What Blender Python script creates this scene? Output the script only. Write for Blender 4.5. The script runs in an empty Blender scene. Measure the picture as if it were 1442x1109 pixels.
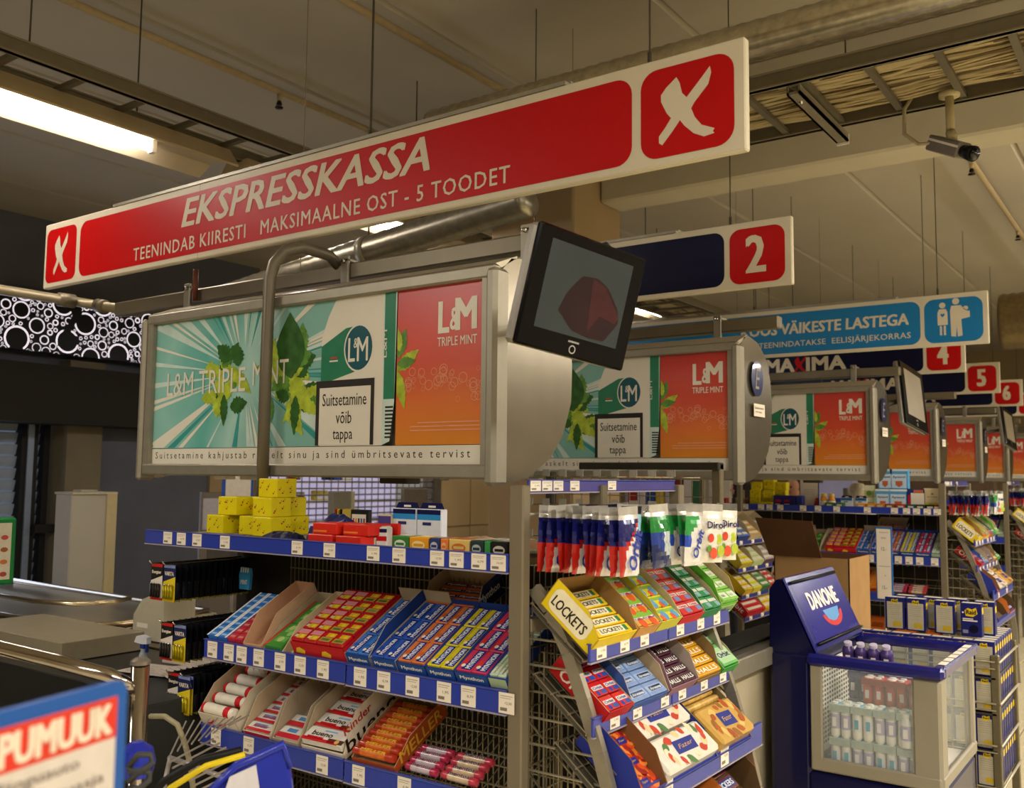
import bpy, math, random
from mathutils import Vector, Matrix
random.seed(7)
S = bpy.context.scene
COL = S.collection
V = Vector

# ------------------------------------------------------------------ camera
FPX, CPX, CPY = 1335.4, 721.0, 554.5
AZ, PT, RO = math.radians(35.465), math.radians(4.911), math.radians(.571)
fh = V((-math.sin(AZ), math.cos(AZ), 0)); rh = V((math.cos(AZ), math.sin(AZ), 0)); uz = V((0, 0, 1))
FW = fh*math.cos(PT)+uz*math.sin(PT); u0 = -fh*math.sin(PT)+uz*math.cos(PT)
RT = rh*math.cos(RO)+u0*math.sin(RO); UP = -rh*math.sin(RO)+u0*math.cos(RO)
EYE = V((0, 0, 1.6))
cam = bpy.data.cameras.new('camera'); co = bpy.data.objects.new('camera', cam); COL.objects.link(co)
R3 = Matrix((RT, UP, -FW)).transposed()
co.matrix_world = Matrix.Translation(EYE) @ R3.to_4x4()
cam.sensor_width = 36; cam.lens = 36*FPX/1442; cam.clip_start = .05; cam.clip_end = 100
cam.dof.use_dof = True; cam.dof.focus_distance = 3.2; cam.dof.aperture_fstop = 4.5
S.camera = co
def at(px, py, X=None, Y=None, Z=None):
    "a pixel of the photograph measured onto a real plane of the place"
    d = FW+RT*((px-CPX)/FPX)-UP*((py-CPY)/FPX)
    if X is not None: t = (X-EYE.x)/d.x
    elif Y is not None: t = (Y-EYE.y)/d.y
    else: t = (Z-EYE.z)/d.z
    return EYE+d*t

# ------------------------------------------------------------------ world, exposure
S.view_settings.view_transform = 'Standard'; S.view_settings.look = 'None'
S.view_settings.gamma = 1; S.view_settings.use_curve_mapping = False
S.view_settings.exposure = -0.1
W = bpy.data.worlds.new('world'); S.world = W; W.use_nodes = True
W.node_tree.nodes['Background'].inputs[0].default_value = (1, .92, .84, 1)
W.node_tree.nodes['Background'].inputs[1].default_value = .24
TUBE_POWER = 75.0
TUBE_COL = (1.0, .93, .90)
def area(name, loc, sx, sy, power, rot=(0, 0, 0), col=(1, .93, .83)):
    l = bpy.data.lights.new(name, 'AREA'); l.shape = 'RECTANGLE'; l.size = sx; l.size_y = sy; l.energy = power; l.color = col
    o = bpy.data.objects.new(name, l); COL.objects.link(o); o.location = loc; o.rotation_euler = rot
    return o
# luminaires of the store that hang outside the frame (each has its fixture built below)
for i, (x, y, p) in enumerate(((1.6, 1.0, 30), (1.6, 4.5, 34), (1.6, 8.0, 34), (1.6, 11.5, 34), (-.2, -2.2, 26), (-4.2, -1.0, 18))):
    area('ceiling_lamp_light', (x, y, 3.15), .25, 2.4, p*5.0)

# added upward lights without a seen source, brightening the right of the ceiling
for (x, y, p) in ((1.6, 1.0, 44), (1.6, 4.5, 88), (1.6, 8.0, 100), (1.6, 11.5, 100)):
    area('added_ceiling_fill', (x, y, 3.36), .3, 2.4, p, (math.pi, 0, 0))

# ------------------------------------------------------------------ materials
def lin(c):
    if isinstance(c, str): c = [int(c[i:i+2], 16)/255 for i in (0, 2, 4)]
    return tuple(((x+.055)/1.055)**2.4 if x > .04045 else x/12.92 for x in c[:3])
MATS = {}
def mt(c, rough=.5, metal=0, noise=.06, scale=30, emit=0, alpha=1, coat=0, bump=0, aniso=0, trans=0):
    key = (c, rough, metal, noise, scale, emit, alpha, coat, bump, trans)
    if key in MATS: return MATS[key]
    m = bpy.data.materials.new('material_%s' % (c if isinstance(c, str) else len(MATS))); m.use_nodes = True
    nt = m.node_tree; b = nt.nodes['Principled BSDF']; L = lin(c)
    b.inputs['Specular IOR Level'].default_value = .22 if rough >= .3 else .4
    b.inputs['Roughness'].default_value = rough; b.inputs['Metallic'].default_value = metal
    tc = nt.nodes.new('ShaderNodeTexCoord'); n = nt.nodes.new('ShaderNodeTexNoise'); n.inputs['Scale'].default_value = scale
    n.inputs['Detail'].default_value = 3
    nt.links.new(tc.outputs['Object'], n.inputs['Vector'])
    r = nt.nodes.new('ShaderNodeValToRGB'); nt.links.new(n.outputs['Fac'], r.inputs['Fac'])
    r.color_ramp.elements[0].position = .3; r.color_ramp.elements[1].position = .7
    r.color_ramp.elements[0].color = (*[x*(1-noise) for x in L], 1); r.color_ramp.elements[1].color = (*[min(1, x*(1+noise)) for x in L], 1)
    nt.links.new(r.outputs['Color'], b.inputs['Base Color'])
    if emit:
        b.inputs['Emission Color'].default_value = (*L, 1); b.inputs['Emission Strength'].default_value = emit
    if alpha < 1: b.inputs['Alpha'].default_value = alpha
    if coat: b.inputs['Coat Weight'].default_value = coat; b.inputs['Coat Roughness'].default_value = .06
    if trans: b.inputs['Transmission Weight'].default_value = trans; b.inputs['IOR'].default_value = 1.1
    if bump:
        bp = nt.nodes.new('ShaderNodeBump'); bp.inputs['Strength'].default_value = bump; bp.inputs['Distance'].default_value = .01
        nt.links.new(n.outputs['Fac'], bp.inputs['Height']); nt.links.new(bp.outputs['Normal'], b.inputs['Normal'])
    MATS[key] = m
    return m
def ramp_mat(name, axis, stops, lo, hi, rough=.3, noise=.15, nscale=4, coat=.3):
    "printed colour gradient along an object axis between lo and hi"
    m = bpy.data.materials.new(name); m.use_nodes = True; nt = m.node_tree; b = nt.nodes['Principled BSDF']
    b.inputs['Roughness'].default_value = rough; b.inputs['Coat Weight'].default_value = coat; b.inputs['Coat Roughness'].default_value = .08
    tc = nt.nodes.new('ShaderNodeTexCoord'); sp = nt.nodes.new('ShaderNodeSeparateXYZ'); nt.links.new(tc.outputs['Object'], sp.inputs[0])
    mr = nt.nodes.new('ShaderNodeMapRange'); mr.inputs['From Min'].default_value = lo; mr.inputs['From Max'].default_value = hi
    nt.links.new(sp.outputs[axis], mr.inputs['Value'])
    n = nt.nodes.new('ShaderNodeTexNoise'); n.inputs['Scale'].default_value = nscale; nt.links.new(tc.outputs['Object'], n.inputs['Vector'])
    ad = nt.nodes.new('ShaderNodeMath'); ad.operation = 'MULTIPLY_ADD'; ad.inputs[1].default_value = noise; 
    nt.links.new(n.outputs['Fac'], ad.inputs[0]); nt.links.new(mr.outputs['Result'], ad.inputs[2])
    r = nt.nodes.new('ShaderNodeValToRGB'); nt.links.new(ad.outputs[0], r.inputs['Fac'])
    cr = r.color_ramp
    while len(cr.elements) < len(stops): cr.elements.new(.5)
    for e, (p, c) in zip(cr.elements, stops): e.position = p; e.color = (*lin(c), 1)
    nt.links.new(r.outputs['Color'], b.inputs['Base Color'])
    return m
ALU = mt('9a9484', .42, .55, .05, 20); ALUD = mt('77705f', .45, .5, .05, 20); CHROME = mt('c8c4bc', .12, 1, .02)
STEEL = mt('b0a890', .28, .9, .05, 15, bump=.03); GREY = mt('827a68', .5, .1, .04); GREYD = mt('4a463c', .5, .2)
WIRE = mt('9a9078', .35, .6, .02); RAILB = mt('2a3c9c', .35, 0, .04, 10, coat=.2); NAVY = mt('15184a', .35, 0, .05, 10)
PAPER = mt('e6dccb', .7, 0, .02); INK = mt('2a2622', .6, 0, .02); BLACK = mt('0b0b0c', .35, 0, .05)
KRAFT = mt('a98f6c', .8, 0, .08, 40); CARD = mt('bdb09a', .75, 0, .06, 30); WHITE = mt('e9e4da', .4, 0, .03)
RED = mt('c4141c', .38, 0, .03); YEL = mt('f0d216', .4, 0, .04)

# ------------------------------------------------------------------ mesh builder
TXT = {}
def text_geo(s, bold=0., shear=0., space=1.):
    k = (s, bold, shear, space)
    if k in TXT: return TXT[k]
    c = bpy.data.curves.new('t', 'FONT'); c.body = s; c.resolution_u = 2; c.offset = bold; c.shear = shear; c.space_character = space
    c.align_x = 'LEFT'
    o = bpy.data.objects.new('t', c); COL.objects.link(o)
    dg = bpy.context.evaluated_depsgraph_get()
    me = bpy.data.meshes.new_from_object(o.evaluated_get(dg))
    vs = [v.co.copy() for v in me.vertices]; fs = [tuple(p.vertices) for p in me.polygons]
    bpy.data.objects.remove(o); bpy.data.curves.remove(c); bpy.data.meshes.remove(me)
    x0 = min(v.x for v in vs); x1 = max(v.x for v in vs); y0 = min(v.y for v in vs); y1 = max(v.y for v in vs)
    vs = [V(((v.x-x0)/(x1-x0), (v.y-y0)/(y1-y0), 0)) for v in vs]
    TXT[k] = (vs, fs, (x1-x0)/(y1-y0)); return TXT[k]
def fr(o, x, y):
    "frame: origin, x axis, y axis"
    x = V(x).normalized(); y = V(y); y = (y-x*y.dot(x)).normalized(); z = x.cross(y)
    M = Matrix((x, y, z)).transposed().to_4x4(); M.translation = V(o); return M
def FY(x, y, z): return fr((x, y, z), (1, 0, 0), (0, 0, 1))      # faces -Y: x right, y up, z towards the viewer
def FX(x, y, z): return fr((x, y, z), (0, 1, 0), (0, 0, 1))      # faces +X
TR = Matrix.Translation
class MB:
    def __init__(s): s.v = []; s.f = []; s.m = []; s.mats = []; s.sm = []
    def mi(s, m):
        if m not in s.mats: s.mats.append(m)
        return s.mats.index(m)
    def add(s, vs, fs, m, M=None, smooth=False):
        o = len(s.v); s.v += [(M @ V(v)) if M is not None else V(v) for v in vs]
        i = s.mi(m); s.f += [tuple(o+k for k in f) for f in fs]; s.m += [i]*len(fs); s.sm += [smooth]*len(fs); return s
    def box(s, a, b, m, M=None, mm=None):
        "mm: per-face materials dict of l r f k b t"
        x0, y0, z0 = a; x1, y1, z1 = b
        vs = [(x0, y0, z0), (x1, y0, z0), (x1, y1, z0), (x0, y1, z0), (x0, y0, z1), (x1, y0, z1), (x1, y1, z1), (x0, y1, z1)]
        F = dict(b=(0, 3, 2, 1), t=(4, 5, 6, 7), f=(0, 1, 5, 4), k=(2, 3, 7, 6), l=(3, 0, 4, 7), r=(1, 2, 6, 5))
        if not mm: return s.add(vs, list(F.values()), m, M)
        for k, q in F.items(): s.add([vs[i] for i in q], [(0, 1, 2, 3)], mm.get(k, m), M)
        return s
    def bev(s, a, b, m, r=.004, M=None):
        "box with all edges chamfered"
        x0, y0, z0 = a; x1, y1, z1 = b; r = min(r, (x1-x0)/2.2, (y1-y0)/2.2, (z1-z0)/2.2)
        vs = []; idx = {}
        for i, X in enumerate((x0, x1)):
            for j, Y in enumerate((y0, y1)):
                for k, Z in enumerate((z0, z1)):
                    sx, sy, sz = (1, -1)[i], (1, -1)[j], (1, -1)[k]
                    idx[i, j, k] = len(vs)
                    vs += [(X, Y+sy*r, Z+sz*r), (X+sx*r, Y, Z+sz*r), (X+sx*r, Y+sy*r, Z)]
        fs = []
        for i in (0, 1):
            q = [(i, 0, 0), (i, 1, 0), (i, 1, 1), (i, 0, 1)]; f = [idx[c] for c in q]; fs.append(tuple(f if i else f[::-1]))
            q = [(0, i, 0), (0, i, 1), (1, i, 1), (1, i, 0)]; f = [idx[c]+1 for c in q]; fs.append(tuple(f if i else f[::-1]))
            q = [(0, 0, i), (1, 0, i), (1, 1, i), (0, 1, i)]; f = [idx[c]+2 for c in q]; fs.append(tuple(f if i else f[::-1]))
        for a_ in (0, 1):
            for b_ in (0, 1):
                p, q = idx[a_, b_, 0], idx[a_, b_, 1]; f = (p+0, p+1, q+1, q+0); fs.append(f if (a_ == b_) else f[::-1])
                p, q = idx[a_, 0, b_], idx[a_, 1, b_]; f = (p+0, p+2, q+2, q+0); fs.append(f if (a_ != b_) else f[::-1])
                p, q = idx[0, a_, b_], idx[1, a_, b_]; f = (p+1, p+2, q+2, q+1); fs.append(f if (a_ == b_) else f[::-1])
        for (i, j, k), p in idx.items():
            fs.append((p, p+1, p+2) if (i+j+k) % 2 else (p, p+2, p+1))
        return s.add(vs, fs, m, M)
    def tube(s, pts, r, m, n=8, M=None, cap=True):
        pts = [V(p) for p in pts]; vs = []; fs = []
        rs = r if isinstance(r, (list, tuple)) else [r]*len(pts)
        t0 = (pts[1]-pts[0]).normalized(); a = t0.orthogonal().normalized()
        for i, p in enumerate(pts):
            t = (pts[min(i+1, len(pts)-1)]-pts[max(i-1, 0)]).normalized()
            a = (a-t*a.dot(t)).normalized(); b = t.cross(a)
            for k in range(n):
                th = 2*math.pi*k/n; vs.append(p+(a*math.cos(th)+b*math.sin(th))*rs[i])
        for i in range(len(pts)-1):
            for k in range(n):
                k2 = (k+1) % n; fs.append((i*n+k, i*n+k2, (i+1)*n+k2, (i+1)*n+k))
        if cap and n > 2: fs += [tuple(range(n))[::-1], tuple((len(pts)-1)*n+k for k in range(n))]
        return s.add(vs, fs, m, M, smooth=n > 5)
    def prism(s, poly, d, m, M=None, side=None):
        "polygon in xy, extruded 0..d in z"
        n = len(poly); vs = [(p[0], p[1], 0) for p in poly]+[(p[0], p[1], d) for p in poly]
        s.add(vs, [tuple(range(n))[::-1], tuple(range(n, 2*n))], m, M)
        return s.add(vs, [(i, (i+1) % n, n+(i+1) % n, n+i) for i in range(n)], side or m, M)
    def poly(s, pts, m, M=None, z=0):
        return s.add([(p[0], p[1], z) for p in pts], [tuple(range(len(pts)))], m, M)
    def quad(s, a, b, c, d, m): return s.add([a, b, c, d], [(0, 1, 2, 3)], m)
    def rect(s, x0, y0, x1, y1, m, M=None, z=0, r=0):
        if not r: return s.poly([(x0, y0), (x1, y0), (x1, y1), (x0, y1)], m, M, z)
        return s.poly(rrect(x0, y0, x1, y1, r), m, M, z)
    def disc(s, cx, cy, r, m, M=None, z=0, ry=None, n=24, r0=None):
        ry = ry or r
        P = [(cx+r*math.cos(2*math.pi*k/n), cy+ry*math.sin(2*math.pi*k/n)) for k in range(n)]
        if r0 is None: return s.poly(P, m, M, z)
        q = r0/r; P2 = [(cx+(x-cx)*q, cy+(y-cy)*q) for x, y in P]
        return s.add([(x, y, z) for x, y in P+P2], [(k, (k+1) % n, n+(k+1) % n, n+k) for k in range(n)], m, M)
    def text(s, t, x, y, w, h, m, M=None, z=.001, bold=.0, shear=0., space=1., rot=0):
        "text squeezed into the rectangle x,y,w,h; bold strokes are layered shifted copies"
        vs, fs, asp = text_geo(t, 0, shear, space); k = max(0, bold)*1.0
        e = h*k*1.15
        for i, (dx, dy) in enumerate(((-1, -1), (1, 1), (-1, 1), (1, -1), (0, 0), (-.5, .5), (.5, -.5)) if k > .015 else (((-1, -1), (1, 1)) if k else ((0, 0),))):
            L = TR((x, y, z+.00006*i)) @ Matrix.Rotation(rot, 4, 'Z') @ TR((e*dx+e, e*dy*.6+e*.6, 0)) @ Matrix.Diagonal((w-2*e, h-1.2*e, 1, 1))
            s.add([L @ v for v in vs], fs, m, M)
        return s
    def lathe(s, prof, m, n=12, M=None, mats=None):
        vs = [(r*math.cos(2*math.pi*k/n), r*math.sin(2*math.pi*k/n), z) for r, z in prof for k in range(n)]
        for i in range(len(prof)-1):
            fs = [(i*n+k, i*n+(k+1) % n, (i+1)*n+(k+1) % n, (i+1)*n+k) for k in range(n)]
            s.add(vs[0:0] or vs, fs, (mats[i] if mats else m), M, True) if i == 0 or True else None
        s.add(vs, [tuple((len(prof)-1)*n+k for k in range(n))], (mats[-1] if mats else m), M)
        return s
    def mesh(s, name):
        # merge unused vertices away
        used = sorted({k for f in s.f for k in f}); mp = {k: i for i, k in enumerate(used)}
        me = bpy.data.meshes.new(name); me.from_pydata([s.v[k] for k in used], [], [tuple(mp[k] for k in f) for f in s.f])
        for m in s.mats: me.materials.append(m)
        me.polygons.foreach_set('material_index', s.m); me.polygons.foreach_set('use_smooth', s.sm); me.update(); return me
    def build(s, name, parent=None, **k):
        return ob(name, s.mesh(name), parent, **k)
def rrect(x0, y0, x1, y1, r, n=6):
    P = []
    for cx, cy, a in ((x1-r, y0+r, -90), (x1-r, y1-r, 0), (x0+r, y1-r, 90), (x0+r, y0+r, 180)):
        for k in range(n+1):
            t = math.radians(a+90*k/n); P.append((cx+r*math.cos(t), cy+r*math.sin(t)))
    return P
def ob(name, me, parent=None, M=None, label=None, cat=None, group=None, kind=None):
    o = bpy.data.objects.new(name, me); COL.objects.link(o)
    if parent is not None: o.parent = parent
    if M is not None: o.matrix_local = M
    for k, v in (('label', label), ('category', cat), ('group', group), ('kind', kind)):
        if v: o[k] = v
    return o
def T(name, label, cat, M=None, group=None):
    if M is None: M = Matrix()
    elif not isinstance(M, Matrix): M = TR(V(M))
    return ob(name, None, None, M, label, cat, group)
def copy_thing(o, M, label=None, group=None):
    c = o.copy(); COL.objects.link(c); c.matrix_local = M
    if label: c['label'] = label
    if group: c['group'] = group
    for ch in list(o.children):
        d = ch.copy(); COL.objects.link(d); d.parent = c
        for g in list(ch.children):
            e = g.copy(); COL.objects.link(e); e.parent = d
    return c
ORD = 'first second third fourth fifth sixth seventh eighth ninth tenth eleventh twelfth thirteenth fourteenth fifteenth sixteenth seventeenth eighteenth nineteenth twentieth'.split()
def part(p, name, fn, **k):
    b = MB(); fn(b); return b.build(name, p, **k)

# ================================================================== THE SETTING
CEIL = mt('bab2a0', .85, 0, .06, .8, bump=.05)
CEILD = mt('6e624f', .85, 0, .06, .8)
ceil = ob('ceiling', None, None, TR((0, 0, 0)), kind='structure')
slab = MB().bev((0, 0, 0), (1.212, 14.9, .2), CEIL, .022).mesh('slab')
slab2 = MB().bev((0, 0, 0), (1.212, 11.0, .2), CEIL, .022).mesh('slab')
for i in range(12):
    x = -9.46+1.214*i
    ob('slab', slab2, ceil, TR((x, -5.4, 4.1))); ob('slab', slab, ceil, TR((x, 5.62, 4.1)))
# beam
b = MB(); b.bev((-3.1, 5.33, 3.4), (5.2, 5.6, 4.098), mt('c4bca6', .85, 0, .05, 2), .015); b.build('trim_1', kind='structure')
b = MB(); b.bev((-3.75, 5.0, 0), (-3.1, 5.62, 4.098), mt('a08a68', .85, 0, .05, 2), .015); b.build('trim_2', kind='structure')
# floor of tiles
fl = ob('floor', MB().box((-9.4, -5.4, -.12), (5.2, 20.5, -.02), mt('8c7f66', .7)).mesh('floor'), kind='structure')
tile = MB().bev((0, 0, 0), (.325, .325, .022), mt('cfc3a0', .3, 0, .05, 3, coat=.2), .003).mesh('tile')
for i in range(12):
    for j in range(22): ob('tile', tile, fl, TR((-2.6+.333*i, 4.3+.333*j, -.022)))
b = MB()
for i in range(-12, 24):
    for j in range(-16, 48):
        x, y = -2.6+.333*i, 4.3+.333*j
        if 0 <= i < 12 and 0 <= j < 22 or x < -9.3: continue
        if x > 4.8 or y > 20: continue
        b.box((x, y, -.022), (x+.325, y+.325, -.0005), mt('cfc3a0', .3, 0, .05, 3, coat=.2))
b.build('tile', fl, kind='stuff')
# walls
WG = mt('64666f', .8, 0, .08, 3); WD = mt('4c4840', .8, 0, .08, 3); WB = mt('a8906a', .8, 0, .05, 3)
b = MB()
b.box((-9.4, -5.4, -.02), (-9.2, 2.6, 4.1), WD)
b.box((-9.4, 2.6, 2.15), (-9.2, 7.55, 4.1), WG)
b.box((-9.4, 5.08, -.02), (-9.0, 5.45, 2.7), mt('7c725c', .8, 0, .06, 4))      # pilaster
b.box((-9.4, 5.25, -.02), (-9.2, 6.9, 2.15), WG)
b.box((-9.4, 6.9, -.02), (-9.16, 7.55, 3.0), WB)
b.box((-9.4, 7.55, 2.6), (-9.2, 20.5, 4.1), WB)
b.box((-9.4, 10.9, -.02), (-9.2, 11.1, 2.6), ALUD)
b.box((-9.4, 12.6, -.02), (-9.2, 20.5, 2.6), WB)
b.build('wall_left', kind='structure')
b = MB(); b.box((-9.4, 20.3, -.02), (5.2, 20.5, 4.1), mt('9c8a68', .8, 0, .05, 2)); b.build('wall_back', kind='structure')
b = MB(); b.box((5.0, -5.4, -.02), (5.2, 20.5, 4.1), mt('b4ac9c', .8, 0, .05, 2)); b.build('wall_right', kind='structure')
b = MB(); b.box((-9.4, -5.4, -.02), (5.2, -5.2, 4.1), mt('b0a080', .8, 0, .05, 2)); b.build('wall_front', kind='structure')
# cream panel wall at the end of the hall
pw = ob('wall_panelled', MB().box((-9.4, 11.1, -.02), (-9.25, 12.6, 2.6), WB).mesh('w'), kind='structure')
pm = MB().bev((0, 0, 0), (.03, .72, .78), mt('c8ad7c', .5, 0, .04, 2), .006).mesh('panel')
for j in range(2):
    for k in range(3): ob('panel', pm, pw, TR((-9.25, 11.12+.74*j, .02+.8*k)))
# shop front with blind-covered windows at the far left
BL = mt('98a4b4', .5, 0, .15, 6)
for n, (y0, y1) in enumerate(((2.65, 4.80), (4.84, 5.02))):
    w = ob('window_%d' % (n+1), MB().box((-9.36, y0, .1), (-9.34, y1, 2.13), mt('8494ac', .1, 0, .1, 3, emit=.35)).mesh('glass'), kind='structure')  # pane's own glow stands in for daylight behind the blinds
    b = MB(); F = mt('1c1b19', .5)
    b.box((-9.33, y0, .02), (-9.2, y0+.06, 2.15), F); b.box((-9.33, y1-.06, .02), (-9.2, y1, 2.15), F)
    b.box((-9.33, y0, .02), (-9.2, y1, .14), F); b.box((-9.33, y0, 2.08), (-9.2, y1, 2.15), F); b.build('window_frame', w)
    sl = MB().box((0, y0+.07, 0), (.02, y1-.07, .10), BL, Matrix.Rotation(.3, 4, 'Y')).mesh('slat')
    for k in range(17): ob('slat', sl, w, TR((-9.31, 0, .15+.115*k)))
dr = ob('door_1', MB().box((-9.28, 4.79, .02), (-9.18, 4.85, 2.12), mt('8794a8', .3, .3)).mesh('d'), kind='structure')
MB().box((-9.18, 4.86, 1.0), (-9.1, 5.06, 1.08), F).build('door_handle', dr)
# dark hall ceiling strip beneath the lit panel
b = MB(); b.box((-9.2, 2.6, 2.05), (-8.7, 6.6, 2.6), mt('2c2924', .8)); b.build('trim_3', kind='structure')
# cool daylight through the entrance windows
area('window_daylight', (-9.1, 3.4, 1.1), 1.4, 1.8, 30, (0, -math.pi/2, 0), (.62, .72, 1))

# lit shop behind the roller grille
b = MB(); b.box((-11.6, 7.6, -.02), (-11.5, 12.6, 2.6), mt('cfc8e8', .6, 0, .3, 2, emit=.55)); b.build('wall_shop', kind='structure')  # back wall's glow stands in for the lighting inside the shop
b = MB(); b.box((-11.6, 7.5, 2.6), (-9.2, 12.6, 2.7), WB); b.box((-11.5, 7.5, -.08), (-9.3, 12.6, -.02), WB)
b.box((-11.6, 7.45, 0), (-9.3, 7.55, 2.6), WB); b.build('trim_4', kind='structure')
area('shop_light', (-10.4, 9.5, 2.55), 1.2, 3, 45, (0, 0, 0), (.85, .85, 1))
g = T('roller_grille', 'metal roller grille closed over the bright shop entrance behind the checkouts', 'shutter', (-9.15, 7.6, 0))
for k in range(20):
    b = MB(); b.tube([(0, 0, .9+.085*k), (0, 3.3, .9+.085*k)], .011, ALUD, 5); b.build('slat', g)
b = MB()
for j in range(26): b.box((-.004, .127*j+.04, .88), (.004, .127*j+.052, 2.6), ALUD)
b.build('link_bar', g, kind='stuff')
b = MB(); b.box((-.03, -.05, 0), (.04, .02, 2.6), ALU); b.box((-.03, 3.24, 0), (.04, 3.34, 2.6), ALUD); b.build('guide_rail', g)
random.seed(3)
shopm = [mt(c, .5, 0, .1, 9, emit=.0) for c in ('b03030', '3050a0', 'd8c040', '50904a', 'e0dcd4', '20242c')]
for k in range(26):
    y = 7.8+random.random()*3.2; z = random.choice((.9, 1.2, 1.5, 1.8, 2.1)); w_ = .12+.2*random.random(); h_ = .1+.14*random.random()
    x_ = -11.4+.3*(k % 3)
    b = MB(); b.bev((0, 0, 0), (.12, w_, h_), shopm[k % 6], .01); b.rect(.02, .02, w_-.02, h_*.6, shopm[(k+2) % 6], FX(.121, 0, 0), .001)
    b.build('shop_box', None, M=TR((x_, y, z)), label='%s box with %s label, %s in the shop behind the grille' % (('red', 'blue', 'yellow', 'green', 'white', 'black')[k % 6], ('yellow', 'green', 'white', 'black', 'red', 'blue')[k % 6], (ORD+['lowest', 'upper', 'hidden', 'high', 'low', 'last'])[k]), cat='box', group='goods behind the roller grille')
for z in (.88, 1.18, 1.48, 1.78, 2.08):
    b = MB(); b.bev((-11.48, 7.65, z-.025), (-10.6, 12.4, z-.002), WHITE, .004)
    b.build('wall_shelf', None, label='%s white shelf up from the shop floor behind the grille' % ORD[int(z/.3)-2], cat='shelf', group='shelves behind the grille')

# ------------------------------------------------------------------ ring-patterned illuminated panel
p = T('light_panel', 'long black panel covered in glowing white rings above the entrance', 'sign panel', (-8.98, 3.3, 2.735))
part(p, 'backing', lambda b: b.bev((-.12, 0, 0), (0, 3.75, .57), BLACK, .008))
RING = mt('fff4ff', .5, 0, .0, emit=1.1)
random.seed(11); C_ = []
for r_hi, tries in ((.13, 26), (.085, 60), (.055, 260), (.036, 900), (.022, 2600), (.014, 1500)):
    for t in range(tries):
        r = r_hi*random.uniform(.75, 1); x = random.uniform(r, 3.74-r); y = random.uniform(-r*.3, .57+r*.3)
        if all((x-a)**2+(y-c)**2 > (r+q+.004)**2 for a, c, q in C_): C_.append((x, y, r))
b = MB()
for x, y, r in C_:
    if y-r < .004 or y+r > .566:
        n = 20; P = [(math.cos(2*math.pi*k/n), math.sin(2*math.pi*k/n)) for k in range(n+1)]
        for k in range(n):
            q = [(x+P[k][0]*r, y+P[k][1]*r), (x+P[k+1][0]*r, y+P[k+1][1]*r), (x+P[k+1][0]*r*.87, y+P[k+1][1]*r*.87), (x+P[k][0]*r*.87, y+P[k][1]*r*.87)]
            if all(.004 < c[1] < .566 for c in q): b.poly(q, RING, FX(0, 0, 0), .002)
    else: b.disc(x, y, r, RING, FX(0, 0, 0), .002, n=20, r0=r*(.87 if r > .05 else .80 if r > .03 else .66))
b.build('glowing_ring', p, kind='stuff')
part(p, 'figure', lambda b: (b.poly([(1.66, .42), (1.69, .50), (1.76, .54), (1.84, .52), (1.86, .44), (1.80, .34), (1.74, .22), (1.84, .20), (1.84, .12), (1.62, .08), (1.62, .16), (1.72, .32), (1.76, .42), (1.72, .46)], BLACK, FX(0, 0, 0), .006)))

# ------------------------------------------------------------------ ceiling services
def hanger(x, y, z, n, i=0):
    pass
lamp_me = {}
def fixture(x, y0, y1, label, tube_len=1.5, z=3.2, lit=True, group='fluorescent ceiling fixtures'):
    t = T('fluorescent_fixture', label, 'ceiling light', (x, y0, z), group)
    L = y1-y0
    part(t, 'housing', lambda b: (b.prism([(-.17, .03), (-.09, .13), (.09, .13), (.17, .03), (.165, .02), (.07, .075), (-.07, .075), (-.165, .02)], L, mt('b8a888', .5, 0, .05, 8), fr((0, 0, 0), (1, 0, 0), (0, 0, 1)) @ Matrix.Rotation(0, 4, 'X') @ Matrix.Diagonal((1, 1, -1, 1)))))
    y = L-tube_len-.42
    k = 0
    while y > -tube_len*.2:
        yy = max(y, .02)
        if lit: part(t, 'tube', lambda b: b.tube([(0, yy, .035), (0, y+tube_len, .035)], .019, mt('f6f0ff', .5, 0, 0, emit=1) if False else TUBEM, 10))
        part(t, 'lamp_holder', lambda b: b.bev((-.02, y+tube_len, .01), (.02, y+tube_len+.03, .075), WHITE, .003))
        y -= tube_len+.2; k += 1
    for yy in (L-.5,):
        part(t, 'hanger_rod', lambda b: b.tube([(0, yy, .12), (0, yy, .9)], .004, GREYD, 6))
TUBEM = bpy.data.materials.new('tube_glow'); TUBEM.use_nodes = True
_b = TUBEM.node_tree.nodes['Principled BSDF']; _b.inputs['Emission Color'].default_value = (*TUBE_COL, 1); _b.inputs['Emission Strength'].default_value = TUBE_POWER
fixture(-4.22, .3, 3.16, 'long fluorescent fixture above the left end of the red express sign')
fixture(-4.25, 3.3, 5.45, 'fluorescent fixture seen below the red express sign')
fixture(-4.28, 6.2, 9.0, 'fluorescent fixture right of the monitor above the second dispenser')
fixture(-4.30, 9.3, 12.2, 'fluorescent fixture farther back in the left row, above fourth checkout')
fixture(-4.30, 12.5, 15.5, 'rearmost fluorescent fixture of the left row')
for i, (x, y) in enumerate(((1.6, 1.0), (1.6, 4.5), (1.6, 8.0), (1.6, 11.5), (-.2, -2.2), (-4.2, -1.0))):
    fixture(x, y-1.3, y+1.3, 'unseen ceiling fixture over the sales floor, %s of its row' % ORD[i], lit=False)
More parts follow.
